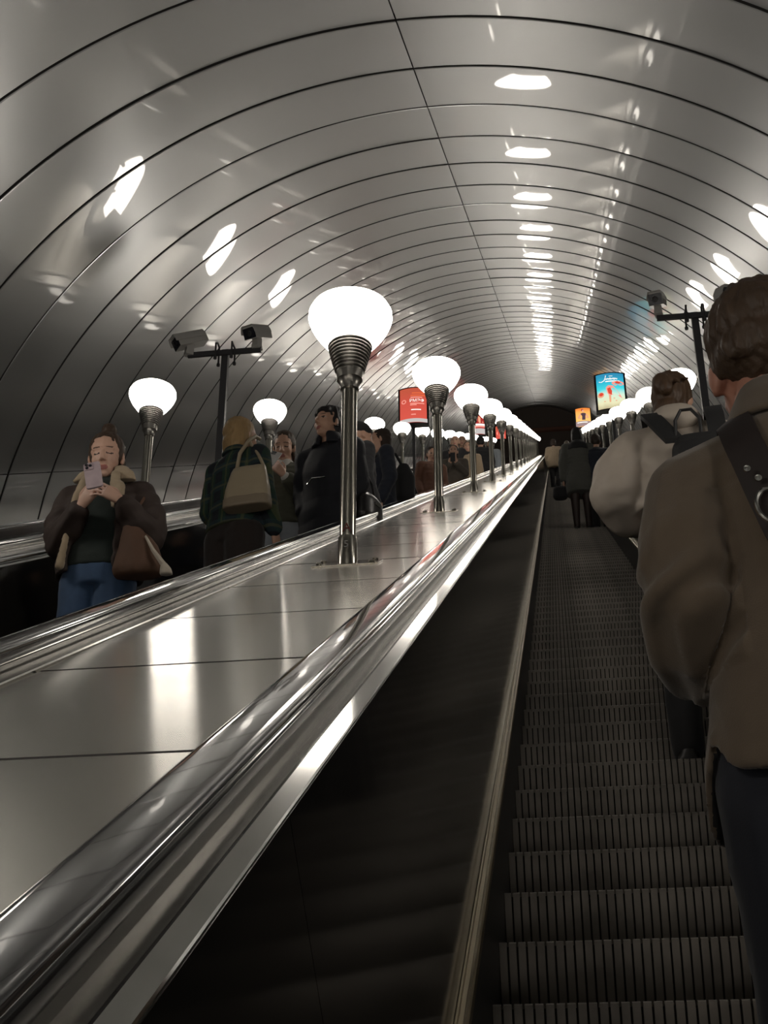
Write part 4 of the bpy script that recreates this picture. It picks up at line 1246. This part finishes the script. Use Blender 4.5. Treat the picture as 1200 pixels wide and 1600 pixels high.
def puffer():
    NP = mat('black_puffer_nylon', (.010, .011, .017), .68, bump=.1, bump_scale=80, bump_dist=.003)
    g = Fig('black-haired woman in a long black puffer coat turning her head aside', stand(-1.455, 13), 158, 1.79)
    g.hm = head_mx(-10, 4, 0, (.0, .01, .0))
    g.el = {1: V(.20, -.03, 1.12), -1: V(-.20, -.03, 1.12)}
    g.wr = {1: V(.13, .06, .97), -1: V(-.13, .06, .97)}
    g.hands = {1: (V(-.7, -.1, -.6), V(.5, .6, 0), .5), -1: (V(.7, -.1, -.6), V(-.5, .6, 0), .5)}
    g.body(.006, mat('warm_skin', (.56, .33, .23), .5, noise_scale=14, noise_amt=.12), True)
    g.hair(H_BLACK, 'short', .006, [prim_cap((-.050, .058, .056), .015, (.050, .058, .056), .015), prim_ell((0, .046, .072), (.062, .04, .028)), prim_ell((0, -.03, .06), (.086, .098, .083)), prim_ell((0, -.06, -.06), (.07, .05, .07))])
    L = [g.torso(.45, (.92, .98, 1.05, 1.05), .0)]+g.sleeves((.072, .070, .060), .98)
    grow('puffer_coat', L, .010, NP, g.root, g.s, 3, folds=lambda c: .004*abs(math.sin(c.z*22+.8*noise.noise(c*5)))-.002+.006*noise.noise(V(c.x*9, c.y*9, c.z*7)))
    L = [prim_shell([(0, -.004, 1.50, .080, .080), (0, -.008, 1.46, .105, .10), (0, -.012, 1.41, .125, .11)], 12, 348, .032, 40)]
    grow('stand_collar', L, .009, NP, g.root, g.s, 3)
    mb = MB(); mb.tube([V(.06, .150, 1.10)*g.s, V(.02, .160, 1.125)*g.s, V(-.07, .152, 1.115)*g.s], .005, 6); mb.build('pocket_zip', M_TRIM, g.root)
    g.trousers(BLACKC, .016); g.shoes(M_SHOE, .014)
    mb = MB(); mb.lathe([(.004, 0), (.007, .004), (.004, .010)], 10, mx=Matrix.Translation((g.hm @ V(-.083, .0, -.042))*g.s)); mb.build('earring', M_STEEL, g.root)
    b = empty('handbag', g.world((-.22, -.12, 1.0)), 'black handbag with a shiny clasp at the side of the puffer coat', 'handbag', rot=g.root.rotation_euler)
    LB = mat('black_bag_leather', (.012, .011, .011), .3)
    grow('pouch', [prim_loft([(0, 0, -.14, .05, .11), (0, 0, -.10, .065, .14), (0, 0, .03, .06, .13), (0, 0, .07, .035, .09)])], .010, LB, b, 1, 3)
    mb = MB(); mb.tube([V(.0, -.08, .06), V(.01, -.06, .18), V(.02, 0, .24), V(.01, .06, .18), V(.0, .08, .06)], .009, 8); mb.build('strap', LB, b)
    mb = MB(); mb.box((-.07, -.03, -.02), (-.058, .03, .01)); mb.build('clasp', M_STEEL, b)
puffer()

PH = {1: (V(.19, .03, 1.14), V(.06, .25, 1.21), (V(-.3, .5, .6), V(.3, .9, 0), .6)), -1: (V(-.19, .03, 1.14), V(-.06, .25, 1.21), (V(.3, .5, .6), V(-.3, .9, 0), .6))}
walker('man in a dark knitted cap and dark jacket just behind the nearest lamp pole', stand(-1.53, 18), -60, 1.72, cloth('charcoal_cloth', (.022, .022, .025)), None, .85, vox=.011, hat=True, hat_m=cloth('dark_knit_cap', (.012, .012, .014)), face=True)
g = walker('woman with long dark hair in a navy coat right of the nearest lamp pole', stand(-1.50, 21), 112, 1.68, NAVY, H_DKBROWN, .55, 'long', vox=.011, face=True, headyaw=-8)
b = empty('backpack', g.world((0, -.21, 1.15)), 'black backpack on the navy coat of the long-haired woman', 'rucksack', rot=g.root.rotation_euler)
grow('pack', [prim_loft([(0, 0, -.19, .12, .06), (0, 0, -.15, .14, .085), (0, 0, .05, .14, .085), (0, .02, .17, .11, .05)], 24, 3.2)], .012, BLACKC, b, 1, 3)
for sd in (1, -1):
    mb = MB(); mb.tube([V(sd*.09, .04, .15), V(sd*.10, .10, .25), V(sd*.105, .20, .27), V(sd*.11, .31, .17)], .013, 8); mb.build('shoulder_strap', BLACKC, b)
walker('person with a brown hood half hidden behind the second lamp pole', stand(-1.60, 37), 205, 1.50, cloth('rust_cloth', (.11, .045, .025)), H_DKBROWN, .8, 'short', vox=.014, face=True, headpitch=-15)
g = walker('woman holding a dark phone before her chest, between the second and third lamps', stand(-1.47, 43), 182, 1.53, cloth('taupe_cloth', (.095, .080, .065)), H_DKBROWN, .75, 'long', vox=.013, face=True, arms=PH, headpitch=-5)
ph = empty('phone', g.world((0, .32, 1.30)), 'small dark phone held by the taupe-coated woman between the second and third lamps', 'phone')
mb = MB(); mb.box((-.036, -.004, -.075), (.036, .004, .075)); mb.build('case', M_BLACK, ph)
mb = MB(); mb.box((-.032, .004, -.070), (.032, .005, .070)); mb.build('screen', MATS['phone_screen'], ph)
walker('left one of two balding men behind the taupe-coated woman with a phone', stand(-1.63, 50), 178, 1.735, BLACKC, None, .8, vox=.016, face=True)
walker('right one of two balding men behind the taupe-coated woman with a phone', stand(-1.59, 53), 184, 1.745, DKGREEN, None, .8, vox=.016, face=True)
walker('person in a beige coat half hidden behind the third lamp pole', stand(-1.42, 50), 180, 1.60, BEIGE, H_BROWN, .55, 'long', vox=.016, face=True)
walker('man from behind in a black coat right of the third lamp pole', stand(-1.44, 62), 5, 1.74, BLACKC, H_BLACK, .6, 'short', vox=.018, k=(1.1, 1.15, 1.2, 1.15))
walker('person in dark trousers and a pale top beyond the fourth lamp pole', stand(-1.45, 74), 180, 1.70, cloth('pale_blue_cloth', (.30, .33, .36)), H_BLACK, .92, 'short', vox=.020)
